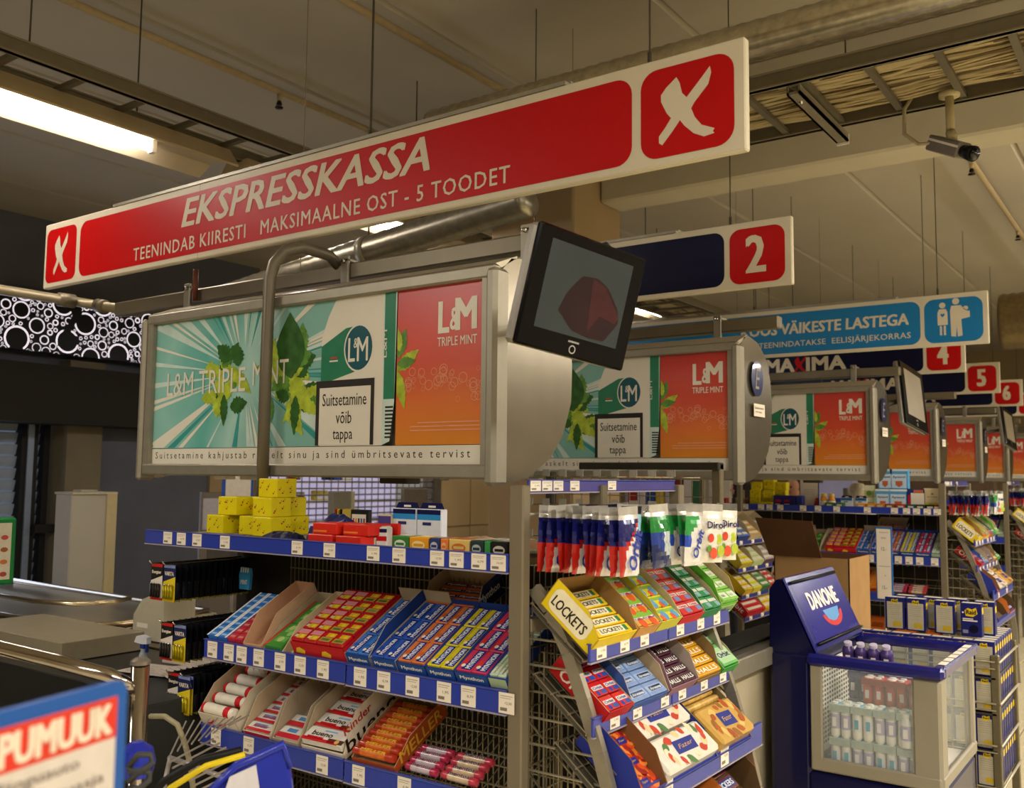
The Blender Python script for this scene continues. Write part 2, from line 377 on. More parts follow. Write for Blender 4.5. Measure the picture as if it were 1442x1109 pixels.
def ladder(name, label, o, ax, L, w, step, wires=None, z=0, hang=()):
    "cable tray: side rails and rungs; ax 'X' or 'Y'"
    t = T(name, label, 'cable tray', o)
    M = Matrix() if ax == 'X' else Matrix.Rotation(math.pi/2, 4, 'Z')
    for y in (0, w): part(t, 'side_rail', lambda b: (b.box((0, y-.012, 0), (L, y+.012, .07), ALUD, M), b.box((0, y-.02, 0), (L, y+.02, .008), GREY, M), b.box((0, y-.02, .062), (L, y+.02, .07), GREY, M)))
    rg = MB().box((0, 0, .01), (.03, w, .03), ALUD, M).mesh('rung')
    n = int(L/step)
    for i in range(n): ob('rung', rg, t, TR(M @ V((.2+i*step, 0, 0))))
    if wires:
        random.seed(5); b = MB()
        for k in range(46):
            y = .03+(w-.06)*random.random(); pts = []
            for i in range(int(L/.22)+1):
                y = min(w-.03, max(.03, y+random.uniform(-.022, .022))); pts.append((i*.22 if i*.22 < L else L, y, .045+.02*random.random()))
            b.tube(pts, .006+.004*random.random(), mt(('c4b48c', 'b8a880', '9c8c68', '6c5c40')[k % 4], .6), 5, M)
        b.box((0, .02, .066), (L, w-.02, .07), mt('a08c64', .8), M)
        b.build('cable', t, kind='stuff')
    for i in hang: part(t, 'hanger_rod', lambda b: [b.tube([M @ V((i, y, .05)), M @ V((i, y, 4.095-z))], .004, GREYD, 6) for y in (0,)])
    return t
ladder('cable_tray', 'cable tray full of beige cables running across the upper right', (-3.4, 3.93, 3.3), 'X', 6.2, .62, .27, True, 3.3, (2.3, 3.4))
ladder('cable_tray', 'dark ladder cable tray beside the left fluorescent fixture', (-3.9, -1, 3.32), 'Y', 7.6, .32, .3, None, 3.32, (2.95, 5.4))
ladder('cable_tray', 'cable tray beyond the beam, above the second dispenser', (-3.5, 5.75, 3.1), 'Y', 5.4, .45, .3, True, 3.1, (1.0, 3.4))
# corrugated foil duct above the tray
def duct(label, p0, p1, r, mat):
    t = T('air_duct', label, 'duct', p0); d = V(p1)-V(p0); n = int(d.length/.035); 
    part(t, 'corrugated_tube', lambda b: b.tube([d*(i/n) for i in range(n+1)], [r*(1+.045*(i % 2)) for i in range(n+1)], mat, 18))
    part(t, 'clamp', lambda b: b.tube([d*.55, d*.55+d.normalized()*.04], r*1.1, ALU, 18))
    part(t, 'hanger_strap', lambda b: b.tube([d*.56, V((d.x*.56, d.y*.56, 4.095-p0[2]))], .004, GREYD, 5))
    return t
duct('silver foil duct running along the top of the cable tray', (-3.3, 3.86, 3.5), (2.6, 3.86, 3.5), .085, mt('c4bca8', .22, .8, .2, 30))
duct('fat corrugated silver duct behind the mother and child sign', (-1.3, 9.3, 3.0), (2.6, 9.3, 3.0), .24, mt('7c6c4c', .35, .6, .15, 30))
duct('dark flexible duct below the left end of the red sign', (-4.3, 3.2, 2.52), (-2.2, 3.2, 2.75), .07, mt('8a8474', .3, .7, .2, 30))
# sprinkler pipes
for n, (x, y0, y1) in enumerate(((-4.62, -3, 8), (-3.43, -3, 5.3), (-1.25, 5.65, 15))):
    t = T('sprinkler_pipe', ('beige sprinkler pipe crossing the upper left ceiling', 'beige sprinkler pipe above the middle of the red sign', 'beige ceiling pipe at the right beyond the beam')[n], 'pipe', (x, y0, 4.02))
    part(t, 'tube', lambda b: b.tube([(0, 0, 0), (0, y1-y0, 0)], .022, mt('b5a27c', .5), 10))
    for k in range(3):
        yy = 2.1+k*2.4 if n != 1 else 3.9+k*2.0
        if y0+yy > y1: continue
        part(t, 'sprinkler_head', lambda b: (b.tube([(0, yy, -.01), (0, yy, -.06)], .016, mt('b5a27c', .5), 8), b.tube([(0, yy, -.06), (0, yy, -.085)], [.012, .02], mt('2a2018', .4, .5), 8), b.tube([(0, yy, -.1), (0, yy, -.108)], .026, mt('2a2018', .4, .5), 8)))
# bracket hanging from the tray and CCTV camera
t = T('channel_bracket', 'short grey steel channel hanging below the cable tray', 'bracket', (-1.33, 3.95, 3.26))
part(t, 'channel', lambda b: (b.box((-.03, 0, 0), (.03, .72, .012), GREY), b.box((-.03, 0, 0), (-.02, .72, .04), GREY), b.box((.02, 0, 0), (.03, .72, .04), GREY), b.box((-.03, .72, -.01), (.03, .73, .04), WHITE)))
part(t, 'bolt', lambda b: b.tube([(0, .1, -.01), (0, .1, .05)], .008, CHROME, 8))
c = T('security_camera', 'grey box security camera on a white arm under the cable tray', 'camera', (-.80, 4.46, 3.3))
part(c, 'ceiling_mount', lambda b: (b.tube([(0, 0, .0), (0, 0, .02)], .045, mt('bdb088', .6), 14), b.tube([(0, 0, 0), (0, 0, -.16)], .018, mt('bdb088', .6), 10), b.tube([(0, 0, -.16), (.01, -.01, -.2)], .022, mt('bdb088', .6), 10)))
CM = fr((.01, -.01, -.2), (.62, -.45, -.42), (.45, .62, 0)) @ Matrix.Diagonal((1.25, 1.25, 1.25, 1))
part(c, 'camera_body', lambda b: (b.bev((-.09, -.03, -.055), (.07, .03, .0), mt('827b70', .4, .3), .005, CM), b.box((-.09, -.031, -.02), (.07, -.0305, -.012), WHITE, CM)))
part(c, 'lens', lambda b: (b.tube([(.07, 0, -.028), (.12, 0, -.028)], [.022, .028], BLACK, 14, CM), b.tube([(.12, 0, -.028), (.128, 0, -.028)], .02, mt('101418', .05), 14, CM)))
part(c, 'cable', lambda b: b.tube([(-.06, .02, -.19), (-.14, .03, -.18), (-.2, .03, -.12), (-.2, .04, 0), (-.17, .05, .05)], .009, mt('b0a488', .5), 8))
# ================================================================== HANGING SIGNS
SW = mt('d4cbb4', .45, 0, .03, 6); SRED = mt('b80a0c', .4, 0, .02); SNAVY = mt('0a0c30', .4, 0, .03); SBLU = mt('1c78b4', .4, 0, .03)
XM = [(0.115, .955), (.13, .99), (.19, 1.0), (.285, .78), (.33, .70), (.40, .78), (.62, .98), (.70, 1.0)]
XMARK = [(.93, 1.0), (.95, .9), (.90, .74), (.66, .52), (.60, .44), (.66, .30), (.78, .16), (1.0, .07), (.97, .03), (1.0, 0), (.82, -.02), (.64, .06), (.48, .20), (.40, .30), (.27, .16), (.08, -.02), (.02, .02), (.02, .12), (.14, .24), (.24, .36), (.16, .45), (.06, .64), (.06, .74), (.16, .84), (.34, .96), (.40, .86), (.44, .70), (.52, .62), (.74, .82)]
def xmark(b, x, y, w, h, m, M): b.poly([(x+w*p, y+h*q) for p, q in XMARK], m, M, .0015)
def board(label, Y, x1, z0, h, L, group='checkout lane signs'):
    "hanging sign; local origin bottom right, x runs negative to the left"
    t = T('hanging_sign', label, 'sign', (x1, Y, z0), None)
    part(t, 'board', lambda b: b.bev((-L, 0, 0), (0, .03, h), SW, .004))
    part(t, 'top_channel', lambda b: (b.box((-L+.55, .03, h-.04), (-.55, .085, h+.022), ALU), b.box((-L+.55, -.002, h), (-.55, .03, h+.012), ALU)))
    for x in (-L*.405, -.30):
        part(t, 'hanger_wire', lambda b: (b.tube([(x, .05, h), (x, .05, 4.095-z0)], .003, GREYD, 5), b.tube([(x, .05, h), (x, .05, h+.05)], .007, GREYD, 6)))
    return t
F0 = FY(0, 0, 0)
def panel(t, name, x0, x1, h, m, lo=.022, hi=.03, r=.05):
    return part(t, name, lambda b: b.rect(x0, lo, x1, h-hi, m, F0, .001, r))
h = .302
s = board('big red express checkout sign with white lettering, nearest and largest', 2.28, -.893, 2.442, h, 3.42)
panel(s, 'red_panel', -3.12, -.33, h, SRED); panel(s, 'red_panel', -3.40, -3.15, h, SRED, r=.035); panel(s, 'red_panel', -.302, -.03, h, SRED)
part(s, 'lettering', lambda b: b.text('EKSPRESSKASSA', -2.375, .138, 1.31, .118, SW, F0, .002, .028, .25))
part(s, 'lettering', lambda b: b.text('TEENINDAB KIIRESTI   MAKSIMAALNE OST - 5 TOODET', -2.70, .042, 1.955, .055, SW, F0, .002, .012, 0, 1.12))
part(s, 'emblem', lambda b: xmark(b, -.25, .06, .165, .185, SW, F0)); part(s, 'emblem', lambda b: xmark(b, -3.335, .06, .12, .185, SW, F0))
part(s, 'joint_line', lambda b: b.rect(-2.262, .0, -2.2605, h, GREYD, F0, .0022))
s = board('dark navy lane sign with a red panel showing number 2', 4.0, -1.365, 2.44, h, 3.42)
panel(s, 'navy_panel', -3.1, -.31, h, SNAVY); panel(s, 'red_panel', -.285, -.03, h, SRED)
part(s, 'numeral', lambda b: b.text('2', -.21, .068, .095, .17, SW, F0, .002, .03))
s = board('light blue priority lane sign with mother and child symbol', 6.5, -.98, 2.452, .335, 3.8)
panel(s, 'blue_panel', -3.42, -.40, .335, SBLU, r=.06); panel(s, 'blue_panel', -.375, -.03, .335, SBLU, r=.06)
part(s, 'lettering', lambda b: b.text('KOOS VÄIKESTE LASTEGA', -1.62, .155, 1.15, .095, SW, F0, .002, .03, .05))
part(s, 'lettering', lambda b: b.text('MAKSJA LAPSEGA, TEENINDATAKSE  EELISJÄRJEKORRAS', -2.0, .055, 1.54, .06, SW, F0, .002, .01, 0, 1.05))
def people_icon(b):
    for x, y, r in ((-.265, .262, .019), (-.185, .282, .021), (-.128, .235, .014)): b.disc(x, y, r, SW, F0, .002, n=16)
    b.poly([(-.285, .238), (-.245, .238), (-.235, .215), (-.235, .135), (-.295, .135), (-.295, .215)], SW, F0, .002)
    b.rect(-.283, .07, -.27, .13, SW, F0, .002); b.rect(-.26, .07, -.247, .13, SW, F0, .002)
    b.poly([(-.212, .255), (-.158, .255), (-.12, .215), (-.105, .215), (-.105, .175), (-.155, .165), (-.15, .06), (-.178, .055), (-.183, .12), (-.188, .055), (-.216, .06), (-.22, .225)], SW, F0, .002)
    b.poly([(-.265, .185), (-.277, .198), (-.277, .208), (-.27, .21), (-.265, .203), (-.26, .21), (-.253, .208), (-.253, .198)], SBLU, F0, .003)
part(s, 'emblem', people_icon)
for k, (n, Y, x1) in enumerate((('4', 8.1, -1.395), ('5', 10.2, -1.455), ('6', 12.1, -1.5))):
    s = board('navy lane sign with red panel showing number %s' % dict(zip('456', ('four', 'five', 'six')))[n], Y, x1, 2.447, h, 3.42)
    panel(s, 'navy_panel', -3.1, -.31, h, SNAVY); panel(s, 'red_panel', -.285, -.03, h, SRED)
    part(s, 'numeral', lambda b: b.text(n, -.205, .068, .085, .17, SW, F0, .002, .045))
    def lg(b):
        b.text('MA', -1.62, .075, .26, .12, SW, F0, .002, .05); b.text('IMA', -1.26, .075, .34, .12, SW, F0, .002, .05); xmark(b, -1.365, .07, .11, .14, SRED, F0)
    part(s, 'lettering', lg)
s = board('farthest navy lane sign with number 7 at the right edge', 14.0, -1.5, 2.45, h, 3.42)
panel(s, 'navy_panel', -3.1, -.31, h, SNAVY); panel(s, 'red_panel', -.285, -.03, h, SRED); part(s, 'numeral', lambda b: b.text('7', -.205, .068, .085, .17, SW, F0, .002, .045))

# ================================================================== CIGARETTE DISPENSERS
TEAL = ramp_mat('poster_teal', 0, ((.0, '4fa39c'), (.35, '8fc4ba'), (.6, '5faea4'), (.8, 'a9cfc6'), (1, '7fb4aa')), 0, 1.0, noise=.5, nscale=3)
ORNG = ramp_mat('poster_orange', 2, ((.12, 'd98a24'), (.4, 'd8702c'), (.62, 'cf4c30'), (1, 'c23a32')), 0, .56, noise=.12, nscale=5)
PW = mt('dfdacb', .3, 0, .03, 5, coat=.3); PSTR = mt('c4d8cf', .3, 0, .1, 8, coat=.3); PSTR2 = mt('3d9690', .3, 0, .1, 8, coat=.3)
LEAF = mt('5d8a3a', .3, 0, .35, 30, coat=.3); LEAF2 = mt('a6b83a', .3, 0, .35, 25, coat=.3); LEAFD = mt('36602c', .3, 0, .3, 25, coat=.3)
PGRN = mt('2f7c5c', .3, 0, .1, 10, coat=.3); PDISC = mt('1f5560', .3, 0, .05, coat=.3); PLINE = mt('e09a78', .4, 0, .05)
PWL = 1.66; PHT = .556
def leaf_shape(cx, cy, a, L, w, jag=0):
    P = []; n = 12
    for k in range(n+1):
        t = k/n; r = w*math.sin(math.pi*t**.8)*(1+(jag*(k % 2)))
        P.append((t*L, r))
    for k in range(n-1, 0, -1):
        t = k/n; r = w*math.sin(math.pi*t**.8)*(1+(jag*(k % 2)))
        P.append((t*L, -r))
    c_, s_ = math.cos(a), math.sin(a)
    return [(cx+x*c_-y*s_, cy+x*s_+y*c_) for x, y in P]
def poster_art():
    b = MB(); rnd = random.Random(4)
    b.rect(0, .062, 1.24, PHT, TEAL, F0, .0)
    # rays from the leaf heart
    cx, cy = .55, .33
    for k in range(60):
        a = rnd.uniform(0, 2*math.pi); da = rnd.uniform(.008, .045)*(1.3 if k % 4 < 3 else .8); m = (PSTR, PW, PSTR, PSTR2)[k % 4]
        P = []
        for th, r in ((a, .12), (a-da, .9), (a+da, .9)): P.append((cx+math.cos(th)*r*1.2, cy+math.sin(th)*r*.8))
        # clip by shrinking to the sheet
        Q = []
        for x, y in P[1:]:
            t = 1.0
            for num, den in (((.0-P[0][0]), (x-P[0][0])), ((.97-P[0][0]), (x-P[0][0])), ((.064-P[0][1]), (y-P[0][1])), ((PHT-.002-P[0][1]), (y-P[0][1]))):
                if abs(den) > 1e-6 and 0 < num/den < t: t = num/den
            Q.append((P[0][0]+(x-P[0][0])*t, P[0][1]+(y-P[0][1])*t))
        b.poly([P[0]]+Q, m, F0, .0004+.00001*k)
    rnd = random.Random(9)
    for k in range(64):
        a = rnd.uniform(0, 6.28); L = rnd.uniform(.06, .15); x = rnd.choice((.42, .46, .78, .84, .80))+rnd.uniform(-.05, .06); y = .30+rnd.uniform(-.09, .10)
        P = leaf_shape(x, y, a, L, .017+.012*rnd.random(), .35)
        P = [(min(.955, max(.01, p)), min(.55, max(.07, q))) for p, q in P]
        b.poly(P, (LEAF2, LEAF, LEAF2, LEAFD)[k % 4], F0, .0012+.00001*k)
    b.poly(leaf_shape(.80, .30, 1.62, .235, .075), LEAFD, F0, .0020); b.poly(leaf_shape(.70, .28, 1.5, .17, .028, .2), LEAF2, F0, .0021)
    b.poly(leaf_shape(.44, .26, -1.55, .12, .018, .3), LEAFD, F0, .0021); b.poly(leaf_shape(.83, .24, -1.6, .14, .02, .3), LEAFD, F0, .0021); b.poly(leaf_shape(.70, .24, -1.7, .12, .022, .3), LEAF, F0, .0022)
    b.text('L&M TRIPLE', .09, .265, .47, .09, PW, F0, .0026, -.005); b.text('MINT', .60, .285, .19, .085, PW, F0, .0026, -.005)
    # pack: front, side, green ellipse band
    b.poly([(.955, .062), (1.24, .062), (1.24, .556), (1.02, .556), (.985, .50), (.955, .43)], PW, F0, .0028)
    b.poly([(1.24, .062), (1.275, .075), (1.292, .20), (1.298, PHT), (1.24, PHT)], PSTR, F0, .0030); b.rect(1.245, .21, 1.292, PHT, PGRN, F0, .0032); 
    b.text('L&M', 1.256, .345, .09, .02, PW, F0, .0034, .0, 0, 1, math.pi/2)
    for k in range(9): b.rect(1.25+.004, .085+.012*k, 1.288, .085+.012*k+.006, INK, F0, .0034)
    b.poly([(.955, .27), (1.085, .30), (1.13, .31), (1.13, .46), (1.07, .455), (.955, .40)], PGRN, F0, .0032)
    b.disc(1.13, .385, .068, PW, F0, .0034, .08, 28); b.disc(1.13, .385, .062, PDISC, F0, .0036, .074, 28)
    b.text('L', 1.082, .34, .032, .08, PW, F0, .0038, .01); b.text('&', 1.107, .385, .02, .033, PW, F0, .0038, .01); b.text('M', 1.123, .34, .05, .08, PW, F0, .0038, .01)
    b.rect(1.0, .355, 1.03, .362, mt('b04030'), F0, .0038); b.rect(.995, .345, 1.035, .350, PW, F0, .0038)
    # warning box
    b.rect(.935, .065, 1.205, .282, INK, F0, .004); b.rect(.952, .065, 1.19, .258, PW, F0, .0044)
    b.text('Suitsetamine', .967, .196, .205, .042, INK, F0, .0048, .006); b.text('võib', 1.033, .136, .073, .042, INK, F0, .0048, .006); b.text('tappa', 1.02, .072, .092, .042, INK, F0, .0048, .006)
    # orange field
    b.rect(1.298, .062, PWL, PHT, ORNG, F0, .0004)
    for k, (x, y, a, L, w) in enumerate(((1.30, .30, .6, .11, .02), (1.30, .34, 1.2, .10, .02), (1.30, .30, -1.3, .13, .018), (1.30, .32, .1, .08, .016), (1.31, .36, 1.7, .08, .014))):
        b.poly([(max(1.30, p), q) for p, q in leaf_shape(x, y, a, L, w, .25)], (LEAF2, LEAF)[k % 2], F0, .0012+.0001*k)
    rnd = random.Random(2)
    for k in range(46):
        x = 1.34+.30*rnd.random(); y = .235+.06*rnd.random()-(.05 if x > 1.54 else 0)*rnd.random(); r = .006+.011*rnd.random()
        b.disc(x, y, r, PLINE, F0, .001+.00001*k, n=12, r0=r*.86)
    b.text('L', 1.468, .405, .045, .10, PW, F0, .0014, .04); b.text('M', 1.535, .41, .085, .10, PW, F0, .0014, .04); b.text('&', 1.515, .412, .04, .07, PW, F0, .0016, .02)
    b.text('TRIPLE MINT', 1.466, .365, .155, .028, PW, F0, .0014, .01)
    for k in range(3): b.rect(1.36+.03*(k == 2), .105+.012*k, 1.635, .109+.012*k, PLINE, F0, .0014)
    # bottom strip
    b.rect(0, 0, PWL, .06, PW, F0, .0006); b.text('Suitsetamine kahjustab raskelt sinu ja sind ümbritsevate tervist', .03, .014, 1.57, .034, INK, F0, .001, .0, 0, 1.5)
    return b.mesh('poster')
POSTER = poster_art()
PROF = [(0, -.02), (.06, -.022), (.15, -.005), (.27, .055), (.345, .13), (.395, .24), (.40, .36), (.385, .48), (.33, .58), (.23, .645), (.12, .665), (.05, .655), (0, .61)]
PANEL = mt('898170', .25, .85, .05, 12, bump=.02)
def dispenser(label, Y, x1, detail=True, emb=False):
    t = T('tobacco_dispenser', label, 'dispenser', (x1, Y, 1.6)); L = 1.73
    # body between the caps: curved sheet
    MX = lambda x: fr((x, 0, 0), (0, 1, 0), (0, 0, 1))
    part(t, 'housing', lambda b: b.prism([(y*.96+.012, z*.97+.012) for y, z in PROF], L-.03, mt('8e8676', .4, .4), MX(-L-.01), mt('8c8473', .4, .35)))
    part(t, 'end_cap', lambda b: (b.prism(PROF, .012, PANEL, MX(-.012), ALUD), b.bev((-.03, -.045, -.032), (.012, .03, .615), ALU, .012)))
    part(t, 'end_cap', lambda b: (b.prism(PROF, .012, PANEL, MX(-L-.024), ALUD), b.bev((-L-.03, -.045, -.032), (-L-.0, .03, .61), ALU, .01)))
    # face frame
    part(t, 'face_frame', lambda b: (b.bev((-L, -.035, -.012), (0, .0, .032), ALU, .006), b.bev((-L, -.035, .585), (-.0, .0, .625), ALU, .006),
        b.prism([(0, .618), (.08, .662), (.08, .668), (-.03, .626)], L, mt('b0a690', .3, .5), MX(-L)),
        b.box((-L, -.03, .0), (-L+.035, .0, .6), ALU), b.box((-.05, -.03, .0), (0, .0, .6), ALU)))
    o = ob('poster', POSTER, t, TR((-L+.03, -.012, .03)))
    if detail:
        part(t, 'switch_box', lambda b: (b.bev((-1.35, .02, -.025), (-1.28, .07, -.006), WHITE, .004), b.bev((-1.2, .02, -.025), (-1.13, .07, -.006), WHITE, .004), b.bev((-.5, .02, -.03), (-.38, .09, -.006), GREYD, .004)))
    if emb:
        E_ = FX(.0025, .2, .0)
        part(t, 'emblem', lambda b: (b.disc(-.02, .47, .075, mt('16205c', .2, .2, coat=.6), E_, .010, .085, 24), b.text('E', -.05, .42, .06, .10, ALU, E_, .0115, .0, .2)), )
        part(t, 'notice', lambda b: (b.rect(-.07, .29, .07, .35, PAPER, E_, .0105), b.text('Suitsetamine', -.06, .325, .11, .012, INK, E_, .0112), b.text('võib tappa', -.05, .305, .08, .012, INK, E_, .0112)))
    return t
def top_rail(label, Y, x0, x1, z=2.3, clamps=(.25, 1.4)):
    t = T('support_rail', label, 'rail', (x1, Y, z)); L = x1-x0
    part(t, 'square_tube', lambda b: b.bev((-L, 0, 0), (0, .06, .06), mt('7c7360', .38, .5, .06, 8), .006))
    for c_ in clamps:
        part(t, 'clamp', lambda b: (b.bev((-c_-.02, -.012, -.045), (-c_+.02, .0, .085), ALU, .003), b.bev((-c_-.02, -.012, .062), (-c_+.02, .075, .075), ALU, .003), b.tube([(-c_, -.02, .065), (-c_, -.012, .065)], .009, CHROME, 8)))
    for c_ in (L*.5,): part(t, 'hanger_rod', lambda b: b.tube([(-c_, .03, .06), (-c_, .03, 4.095-z)], .002, GREY, 5))
dispenser('nearest tobacco dispenser with teal and orange poster, partly behind the bent pole', 2.25, -1.645)
top_rail('square steel rail above the nearest tobacco dispenser', 2.42, -3.95, -1.55, 2.305, (.12, .92, 1.85))
# hanger that ties the rail to the sign above
b = MB(); b.tube([(-3.33, 2.40, 2.31), (-3.33, 2.40, 2.44)], .012, mt('6c3c2c', .5), 6); b.build('hanger_post', None, label='thin brown post between the rail and the red express sign', cat='post')
for k, (Y, x1, lab) in enumerate(((4.15, -1.665, 'second tobacco dispenser, in shade behind the monitor'), (6.55, -1.69, 'third tobacco dispenser, below the light blue sign'), (8.75, -1.745, 'fourth tobacco dispenser, behind the first far monitor'), (10.9, -1.75, 'fifth tobacco dispenser with orange poster, far right'), (13.0, -1.79, 'sixth tobacco dispenser, left of the far small monitor'), (15.0, -1.8, 'farthest tobacco dispenser at the right edge'))):
    dispenser(lab, Y, x1, k < 2, k < 4)
    top_rail('square steel rail above the %s tobacco dispenser' % ORD[k+1], Y+.17, x1-2.2, x1+.12, 2.305, (.3, 1.4))

# monitors
def monitor(label, M, w, h, scr, pic=False):
    t = T('monitor', label, 'monitor', M); w2, h2 = w/2, h/2
    part(t, 'casing', lambda b: b.bev((-w2, -h2, -.05), (w2, h2, -.012), mt('908a80', .35, .3), .01))
    mb_ = mt('040405', .14, 0, .021); mb_.node_tree.nodes['Principled BSDF'].inputs['Specular IOR Level'].default_value = .22
    part(t, 'bezel', lambda b: (b.bev((-w2, -h2, -.012), (w2, h2, .006), mb_, .005)))
    sx, sy0, sy1 = w2*.76, -h2*.66, h2*.80
    part(t, 'screen', lambda b: b.rect(-sx, sy0, sx, sy1, scr, None, .0066))
    if pic:
        part(t, 'picture', lambda b: (b.poly([(-.04, .03), (-.02, .055), (.03, .06), (.07, .045), (.115, .0), (.128, -.035), (.09, -.09), (.04, -.093), (-.02, -.085), (-.075, -.045), (-.06, .0)], mt('2a1a1d', .3, 0, .15, 10), None, .0070), b.poly([(.015, .055), (.06, .045), (.125, -.02), (.115, -.04), (.06, -.03), (.03, -.08), (.02, .0)], mt('402022', .3, 0, .15, 10), None, .0073)))
    part(t, 'badge', lambda b: (b.rect(-.022, -h2*.76, .014, -h2*.73, mt('8c8c88'), None, .0068), b.disc(-.004, -h2*.87, .011, mt('a0a09c'), None, .0068, n=18, r0=.008)))
    return t
P_ = [V(q) for q in ((-1.252, 1.87, 2.214), (-1.146, 2.211, 2.171), (-1.209, 2.194, 1.879), (-1.316, 1.853, 1.921))]
ctr = sum(P_, V((0, 0, 0)))/4
MM = fr(ctr, P_[1]-P_[0], P_[0]-P_[3])
mo = monitor('glossy black flat monitor tilted beside the nearest tobacco dispenser', MM, .362, .302, mt('30383a', .22, 0, .12, 4, emit=.06), True)
Mi = MM.inverted()
part(mo, 'mount_arm', lambda b: (b.tube([Mi @ V((-1.64, 2.42, 2.05)), Mi @ V((-1.45, 2.3, 2.05)), (0, 0, -.09)], .018, GREYD, 8), b.bev((-.06, -.06, -.10), (.06, .06, -.05), GREYD, .006), b.tube([(.02, .13, -.04), (.06, .16, -.03), (.12, .14, -.04), (.14, .16, -.06)], .006, BLACK, 6)))
def far_monitor(label, px, py, Y, w, h, arm):
    P = at(px, py, Y=Y); M = fr(P, (.10, .97, -.14), (-.12, .14, 1))
    t = monitor(label, M, w, h, mt('8a806c', .25, 0, .1, 3, emit=.05)); Mi = M.inverted()
    part(t, 'mount_arm', lambda b: (b.tube([(0, 0, -.04), (0, 0, -.09), Mi @ V(arm)], .018, GREYD, 8)))
far_monitor('small tilted monitor on the end of the fourth dispenser', 1287, 560, 7.2, .46, .46, (-1.72, 6.80, 2.1))
far_monitor('farthest small tilted monitor, at the right edge', 1421, 603, 11.6, .44, .42, (-1.78, 11.2, 2.1))

# bent steel pole
t = T('bent_pole', 'grey bent steel pole standing in front of the nearest dispenser', 'pole', (-2.62, 2.19, 1.42))
part(t, 'tube', lambda b: b.tube([(0, 0, 0), (.0, 0, .55), (.005, 0, .86), (.015, .01, .92), (.04, .035, .965), (.07, .09, .985), (.09, .2, .975), (.10, .26, .93)], .021, mt('6f6758', .4, .3, .06, 10), 14))
part(t, 'flange', lambda b: b.tube([(0, 0, 0), (0, 0, .012)], .04, GREY, 16))
# ceiling side pipe meeting the rail
t = T('square_pipe', 'pale horizontal pipe entering from the left edge above the ring panel', 'pipe', (-4.5, 1.6, 2.44))
part(t, 'tube', lambda b: b.tube([(0, -.4, 0), (.02, .95, 0), (.55, .95, -.1)], .024, mt('8a8068', .4, .4), 10))
part(t, 'coupling', lambda b: (b.tube([(0.015, .85, 0), (.02, .93, 0)], .034, ALUD, 12), b.tube([(.2, .95, -.035), (.26, .95, -.046)], .034, ALUD, 12)))

# ================================================================== RACK PARTS
def price_label_mesh(w, h, price='1,95'):
    b = MB(); b.box((0, -.0012, 0), (w, 0, h), PAPER); M = FY(0, -.0014, 0)
    b.rect(.1*w, .82*h, .9*w, .86*h, mt('a09888'), M); b.rect(.1*w, .72*h, .8*w, .75*h, mt('a09888'), M)
    b.text(price, .42*w, .42*h, .42*w, .15*h, INK, M, .0); b.rect(.1*w, .12*h, .55*w, .28*h, mt('7a7468'), M, .0)
    return b.mesh('price_label')
PL = [price_label_mesh(.048, .046, p) for p in ('1,95', '0,79', '12,50')]
PLw = price_label_mesh(.055, .06, '15,50')
def rail(parent, M, L, h, labs, m=RAILB, wide=False, wash=False):
    r = ob('price_rail', MB().bev((0, -.004, 0), (L, .004, h), m, .002).box((0, -.006, -.004), (L, .004, 0), mt('9a94a8', .3, .2)).box((0, -.006, h), (L, .006, h+.003), mt('46509c', .3)).mesh('price_rail'), parent, M)
    for i, x in enumerate(labs):
        ob('price_label', PLw if wide else PL[i % 3], r, TR((x, -.0045, .003)) @ Matrix.Diagonal((1, 1, h*.9/.06 if wide else h/.05, 1)))
    return r
def wire_tray(parent, M, L, D, n, name='wire_shelf', comb=True):
    b = MB()
    for i in range(n+1): b.tube([(L*i/n, .0, -.008), (L*i/n, D, -.008)], .0016, WIRE, 4)
    for y in (.0, D*.33, D*.66, D): b.tube([(0, y, -.012), (L, y, -.012)], .0028, WIRE, 4)
    if comb:
        for i in range(n+1): b.tube([(L*i/n, .0, -.008), (L*i/n, -.004, -.035), (L*(i+.5)/n, .012, -.012)], .0015, WIRE, 4)
    return b.build(name, parent, M=M)
def grid(parent, M, w, h, nx, ny, name='wire_grid', r=.0022, diag=False):
    b = MB()
    for i in range(nx+1): b.tube([(w*i/nx, 0, 0), (w*i/nx, h, 0)], r, WIRE, 4)
    for i in range(ny+1): b.tube([(0, h*i/ny, .004), (w, h*i/ny, .004)], r*1.2, WIRE, 4)
    return b.build(name, parent, M=M)
A28 = math.radians(28); A40 = math.radians(39)
def LR(x, y=2.008, z=1.02, a=A28): return fr((x, y, z), (1, 0, 0), (0, math.cos(a), math.sin(a)))
def EC(y, x, z, a=A40): return fr((x, y, z), (0, 1, 0), (-math.cos(a), 0, math.sin(a)))

